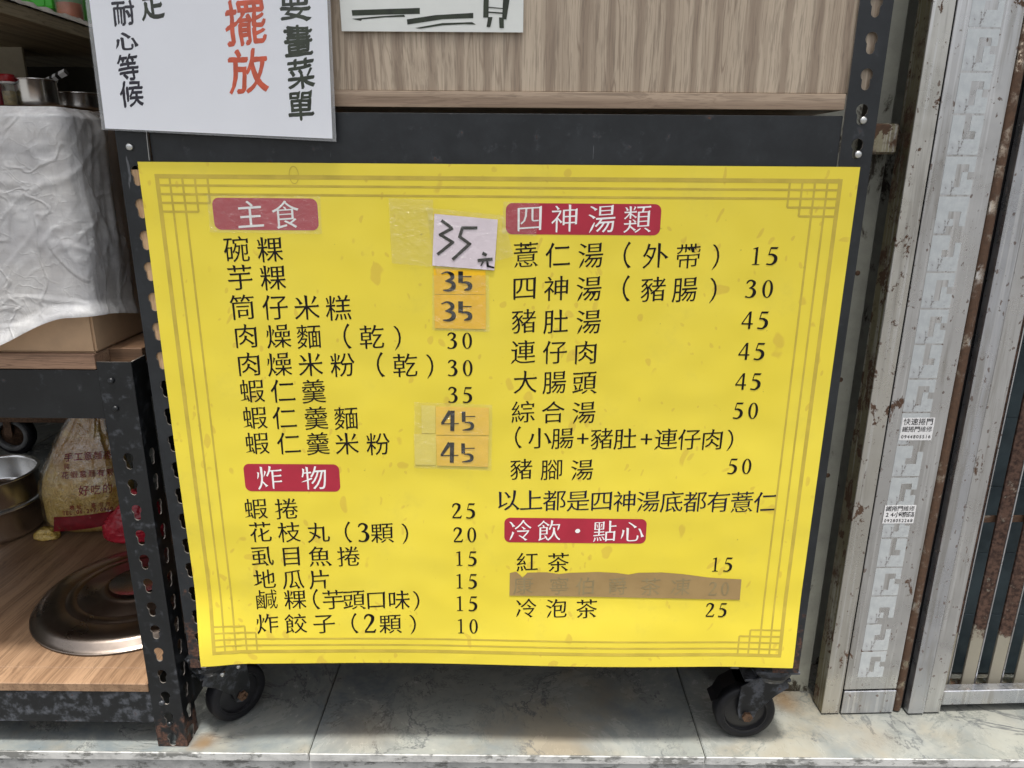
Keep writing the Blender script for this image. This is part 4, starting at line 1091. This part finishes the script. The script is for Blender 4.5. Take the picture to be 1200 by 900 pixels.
part('bracket',box(wp.x-.012,wp.x+.012,wp.y-.026,wp.y-.022,zz,zz+.09,.001),MT['rust_bolt'],tr2)
part('deck',box(wp.x-.55,wp.x+.25,wp.y-.06,wp.y+.40,zz+r+.018,zz+r+.06,.004),MT['dark_ply'],tr2)
part('frame',box(wp.x-.55,wp.x+.25,wp.y-.064,wp.y-.061,zz+r-.004,zz+r+.05,.001),MT['rust_bolt'],tr2)

# =====================================================================
# UPPER LEFT CORNER
# =====================================================================
zs=.985
def onz(px,py): p=onZ(px,py,zs); return (p.x,p.y)
# near edge of the small wooden shelf, seen from just below
cA=onY(75,123,.42); zs=cA.z
poly=[(-1.45,.46),(cA.x,.42),(cA.x+.0,.95),(-1.45,.95)]
ws=thing('wall_shelf','thin brown wooden shelf with steel cups on it, above the plastic sheet','shelf',(-1.1,.6,zs))
bm=prism(poly,zs-.012,zs,.0006); part('board',bm,MT['old_wood'],ws)
part('support',box(cA.x-.03,cA.x-.01,.90,.93,.0005,zs-.0125,.001),MT['worn_black'],ws)
part('support',box(-1.44,-1.42,.90,.93,.0005,zs-.0125,.001),MT['worn_black'],ws)
part('support',box(-1.44,-1.42,.47,.50,.0005,zs-.0125,.001),MT['worn_black'],ws)
def stand(px,py,y): p=onY(px,py,y); return p
c1=onY(45,120,.52); m1=mpp(c1)
pot('steel_cup','tall stainless steel cup with a striped handle in it, on the brown wall shelf','cup',c1.x,.52,zs+.0005,22*m1,31*m1*1.02,lip=.0015)
c2=onY(93,120,.62); m2=mpp(c2)
pot('steel_cup','short stainless steel cup right of the taller one on the brown wall shelf','cup',c2.x,.62,zs+.0005,22*m2,21*m2,lip=.0015)
j1=onY(13,120,.485); mj=mpp(j1)
jar=thing('spice_jar','small spice jar with a red cap at the left end of the brown wall shelf','jar',(j1.x,.485,zs+.0005))
obj('glass',lathe([(0,0),(7.5*mj,0),(8*mj,.003),(8*mj,24*mj),(7*mj,26*mj),(0,26*mj)],32),MT['jar_glass'],jar,smooth=True)
obj('spice',lathe([(0,.001),(6.8*mj,.001),(7*mj,.004),(7*mj,17*mj),(0,18*mj)],28),MT['gold_spice'],jar,smooth=True)
obj('collar',lathe([(7.6*mj,25*mj),(8*mj,25*mj),(8*mj,27.5*mj),(7.4*mj,27.5*mj)],32),MT['white_ink'],jar,smooth=True)
obj('cap',lathe([(7.9*mj,27.5*mj),(8.2*mj,28*mj),(8.2*mj,34*mj),(7.6*mj,35.5*mj),(0,36*mj)],32),MT['red_cap'],jar,smooth=True)
j2=onY(1,122,.50)
jd=thing('sauce_bottle','dark red sauce bottle cut by the left frame edge, left of the red-capped jar','bottle',(j2.x,.5,zs+.0005))
obj('body',lathe([(0,0),(.011,0),(.012,.004),(.012,.035),(.005,.05),(.005,.06),(0,.06)],32),MT['bag_red_ink'],jd,smooth=True)
# striped handle lying in the cup
hd=thing('striped_handle','black and white striped handle sticking out of the tall steel cup','utensil',(c1.x,.52,zs))
a=onY(52,97,.52); b=onY(78,84,.52); dv=(b-a); 
for k,(s0,s1,mt) in enumerate(((0,.30,'check'),(.30,.42,'black_plastic'),(.42,.56,'check'),(.56,.70,'black_plastic'),(.70,.96,'check'),(.96,1,'black_plastic'))):
    q=[a+dv*s0,a+dv*s1]; t=tube(q,.0062,4); o=obj('band',t,MT[mt]); part_fix(o,hd)
# beige tray leaning behind
p0=onY(-6,46,.80); p1=onY(24,50,.80); p2=onY(31,92,.80)
bt_=thing('beige_board','plain beige board leaning behind the red-capped jar','board',(p1.x,.8,zs+.0005))
bm=prism([(p0.x-.15,zs+.0005),(p2.x,zs+.0005),(p1.x,p1.z),(p0.x-.15,p0.z+.012)],0,.008,.0005)
for v in bm.verts: v.co=Vector((v.co.x,.80+v.co.z,v.co.y))
bmesh.ops.recalc_face_normals(bm,faces=bm.faces[:]); part('panel',bm,MT['beige'],bt_)
# dark back board of the shelves
bk=tag(obj('dark_backboard',box(-1.9,-.62,.960,.972,.70,1.12),MT['dark_ply']),'dark olive board closing the back behind the steel cups','board')
# top shelf, running away along the wall
e1=onX(108,47,-.86); e0=onX(108,33,-.86); z_lo,z_hi=e1.z,e0.z
ts=thing('top_shelf','pale worn wooden shelf in the upper left corner, its edge running away from the viewer','shelf',(-1.2,.6,z_lo))
part('board',box(-1.6,-.86,.10,1.3,z_lo,z_hi-.001,.001),MT['pale_board'],ts)
part('support',box(-1.58,-1.55,1.22,1.26,.0005,z_lo-.0005,.001),MT['worn_black'],ts)
part('support',box(-.90,-.87,1.22,1.26,.0005,z_lo-.0005,.001),MT['worn_black'],ts)
part('support',box(-1.58,-1.55,.12,.16,.0005,z_lo-.0005,.001),MT['worn_black'],ts)
zt=z_hi
# crumpled white plastic along the shelf's edge
from mathutils import noise as mn
bm=bmesh.new(); V=[]
for j in range(110):
    row=[]; y=.16+j*.0075
    for i in range(10):
        a=i/9; n=mn.fractal(Vector((j*.35,i*.8,1)),1,2,4); row.append(bm.verts.new((-.93+.073*a+.004*n,y,zt+.001+(.013+.009*n)*math.sin(a*math.pi)**.6+max(0,-.0)*a)))
    V.append(row)
for a,b in zip(V,V[1:]):
    for i in range(9): bm.faces.new([a[i],a[i+1],b[i+1],b[i]])
bmesh.ops.recalc_face_normals(bm,faces=bm.faces[:])
tag(obj('plastic_bag',bm,MT['white_film'],smooth=True),'crumpled white plastic bag flattened along the edge of the top shelf','plastic bag')
g0=onX(62,10,-.935)
gb=thing('green_basket','bright green plastic basket on the top shelf at the upper left','basket',(-1.05,.38,zt))
bxx=g0.x; bz=g0.z; gy=g0.y
part('base',box(bxx-.30,bxx,gy,gy+.20,bz,bz+.004,.001),MT['green_plastic'],gb)
part('side_wall',box(bxx-.30,bxx,gy,gy+.004,bz+.004,bz+.08,.001),MT['green_plastic'],gb)
part('side_wall',box(bxx-.004,bxx,gy+.0045,gy+.1955,bz+.004,bz+.08,.001),MT['green_plastic'],gb)
part('side_wall',box(bxx-.30,bxx-.0045,gy+.196,gy+.20,bz+.004,bz+.08,.001),MT['green_plastic'],gb)
for k in range(9):
    x_=bxx-.015-k*.03; part('rib',box(x_-.004,x_,gy-.0020,gy-.0002,bz+.006,bz+.078),MT['green_plastic'],gb)
for k in range(2):
    part('foot',box(bxx-.03-k*.24,bxx-.01-k*.24,gy+.06,gy+.12,zt-.0008,bz-.0002),MT['green_plastic'],gb)
gj=onY(84,22,.56); mg=mpp(gj)
gl=thing('sauce_jar','small clear jar with orange sauce, right of the green basket on the top shelf','jar',(-.905,onX(84,26,-.905).y,zt+.0165))
obj('glass',lathe([(0,0),(.024,0),(.026,.004),(.026,.05),(.020,.058),(.0195,.06)],40),MT['jar_glass'],gl,smooth=True)
obj('sauce',lathe([(0,.002),(.022,.002),(.0235,.006),(.0235,.030),(0,.031)],36),MT['orange_sauce'],gl,smooth=True)
bp=onX(100,10,-.86)
tag(obj('wall_panel',box(-1.9,-.62,1.30,1.31,z_hi+.002,1.75),MT['beige']),'beige painted panel rising behind the top shelf','panel')

# =====================================================================
# RIGHT: METAL GATE
# =====================================================================
GO=Vector((.552,.083,.0)); GR=.045
gate=thing('metal_gate','spotted aluminium folding gate with a pale key-pattern band, right of the menu rack','gate',GO,GR)
def gp(name,bm,mat,par=None,smooth=False): return obj(name,bm,MT[mat],par or gate,smooth=smooth)
GH=1.75; zb=.003
def gbox(u0,u1,d0,d1,z0,z1,bev=.0008,**k): return box(u0,u1,d0,d1,z0,z1,bev)
gp('return_flange',gbox(0,.0018,.0021,.034,zb,GH,.0003),'brown_return')
gp('jamb_face',gbox(0,.0305,0,.002,zb,GH,.0006),'alu_warm')
gp('backing',gbox(.002,.205,.012,.016,zb,GH,0),'rubber')
gp('face_panel',gbox(.0330,.1235,.0008,.0035,zb+.047,GH,.0006),'alu')
gp('end_cap',gbox(.0330,.1235,-.0012,.0035,zb,zb+.0445,.0008),'alu_clean')
b=lathe([(.0078,zb),(.0082,zb+.002),(.0082,GH),(0,GH)],20,center=(.1335,.009,0)); gp('round_trim',b,'alu_rusty',smooth=True)
gp('rail',gbox(.1475,.1752,-.006,.010,zb,GH,.0012),'alu_clean'); gp('rail',gbox(.1762,.2050,-.004,.010,zb,GH,.0012),'alu')
gp('bottom_rail',gbox(.2055,1.15,-.002,.016,.016,.0445,.0012),'alu_clean')
gp('bottom_track',gbox(.2055,1.15,.0165,.062,.010,.018,.0005),'brown_return')
for k in range(20):
    u=.222+.0475*k
    bm=gbox(-.0095,.0095,-.003,.003,.0185,GH,.0006); bmesh.ops.transform(bm,matrix=Matrix.Translation((u,.031,0))@Matrix.Rotation(math.radians(-16),4,'Z'),verts=bm.verts[:])
    o=gp('gate_bar',bm,'rusty_bar')
    bm=gbox(.0098,.0118,-.0035,.010,.0185,GH,.0003); bmesh.ops.transform(bm,matrix=Matrix.Translation((u,.031,0))@Matrix.Rotation(math.radians(-16),4,'Z'),verts=bm.verts[:])
    gp('bar_edge',bm,'alu_clean',o)
gp('cross_rail',gbox(.2055,1.15,.040,.043,.34,.352,.0005),'alu_rusty')
# key pattern, pale blocks with a cut in each
pc=onY(1078,464,.086); u0=(pc.x-GO.x)
PAT=[["11111","11001","11010","11011","11111"],["11011","11011","11001","11111","11111"],["11111","10001","10111","10011","11111"],["11111","11111","11001","11101","11000"],
     ["11100","11101","11001","11111","11111"],["11111","10001","11101","11101","11111"]]
def motif(pat,w_=.043,h_=.0500):
    bm=bmesh.new(); cw,ch=w_/5,h_/5; vd={}
    def vv(i,j):
        if (i,j) not in vd: vd[(i,j)]=bm.verts.new((-w_/2+i*cw,0,h_/2-j*ch))
        return vd[(i,j)]
    for j,row in enumerate(pat):
        for i,c in enumerate(row):
            if c=='1': bm.faces.new([vv(i,j+1),vv(i+1,j+1),vv(i+1,j),vv(i,j)])
    r=bmesh.ops.extrude_face_region(bm,geom=bm.faces[:])
    for v in r['geom']:
        if isinstance(v,bmesh.types.BMVert): v.co.y+=-.0002
    bmesh.ops.recalc_face_normals(bm,faces=bm.faces[:])
    m=bpy.data.meshes.new('key_block'); bm.to_mesh(m); bm.free(); m.materials.append(MT['etched']); return m
mots=[motif(p) for p in PAT]; zc0=pc.z
for k in range(-12,16):
    z=zc0+.0525*k
    if z<.075 or z>GH-.05: continue
    obj('key_block',mots[(k*5+2)%6 if k%3 else 0],None,gate,(u0,.0007,z))
def advert(quadc,w_,h_,lines,label):
    p=onY(*quadc,.086); ux=p.x-GO.x; z=p.z
    s=gp('sticker',box(ux-w_/2,ux+w_/2,-.0001,.0004,z-h_/2,z+h_/2),'white_ink'); s['label']=label
    loops=[]
    for r_,t in enumerate(lines):
        rh=h_/len(lines); em=min(rh*.95,w_*.96/len(t)*(1 if ord(t[0])>0x2e80 else 1.55)); st=w_*.93/len(t)
        for k,ch in enumerate(t):
            for L in glyph(ch,ht=-.012,vt=-.012,brush=.4,rise=0): loops.append([(ux+(k-(len(t)-1)/2)*st+q[0]*em,z+h_/2-rh*(r_+.5)+q[1]*em) for q in L])
    me=fromloops('lettering',loops,lambda c:Vector((c.x,-.0003,c.y))); obj('lettering',me,MT['ink'],s)
advert((1075,503),.050,.036,['快速捲門','鐵捲門維修','0944805516'],'small white advert sticker, the upper one')
advert((1054,603),.050,.031,['鐵捲門維修','24小時服務','0928052268'],'small white advert sticker, the lower one')
o=gp('bracket',gbox(-.050,-.006,.020,.045,.915,.955,.003),'brown_return')
# roller shutter behind the gate
sh_=thing('roller_shutter','dark blue-green slatted roller shutter behind the rusty gate bars','shutter',(1.3,.19,0))
for k in range(14):
    z=.004+k*.125; part('slat',box(.770,1.75,.190+.0004*(k%2),.200,z,z+.1244,.0007),MT['shutter'],sh_)
# wall strip and dark channel between rack and gate
yw=.141
a=onY(992,500,yw).x; 
tag(obj('door_channel_plate',box(.41,a,yw,yw+.006,.0005,2.29,.001),MT['olive']),'olive-grey metal wall plate in the gap between the rack and the gate','wall plate')
pl_=bpy.context.scene.objects['door_channel_plate']
for px,py in ((1005,320),(985,445),(970,557)):
    p=onY(px,py,yw); b=lathe([(0,.0012),(.003,.001),(.004,0)],12)
    for v in b.verts: v.co=Vector((p.x+v.co.x,yw-.0002-v.co.z,p.z+v.co.y))
    bmesh.ops.recalc_face_normals(b,faces=b.faces[:]); obj('screw',b,MT['rust_bolt'],pl_,smooth=True)
tag(obj('channel_recess',box(a+.0005,.80,yw+.075,yw+.08,.0005,2.29),MT['olive']),'dark recess of the gate channel beside the aluminium jamb','channel')
tag(obj('side_wall',box(.43,3.2,.235,.26,.0005,2.29),MT['plaster']),kind=ST)
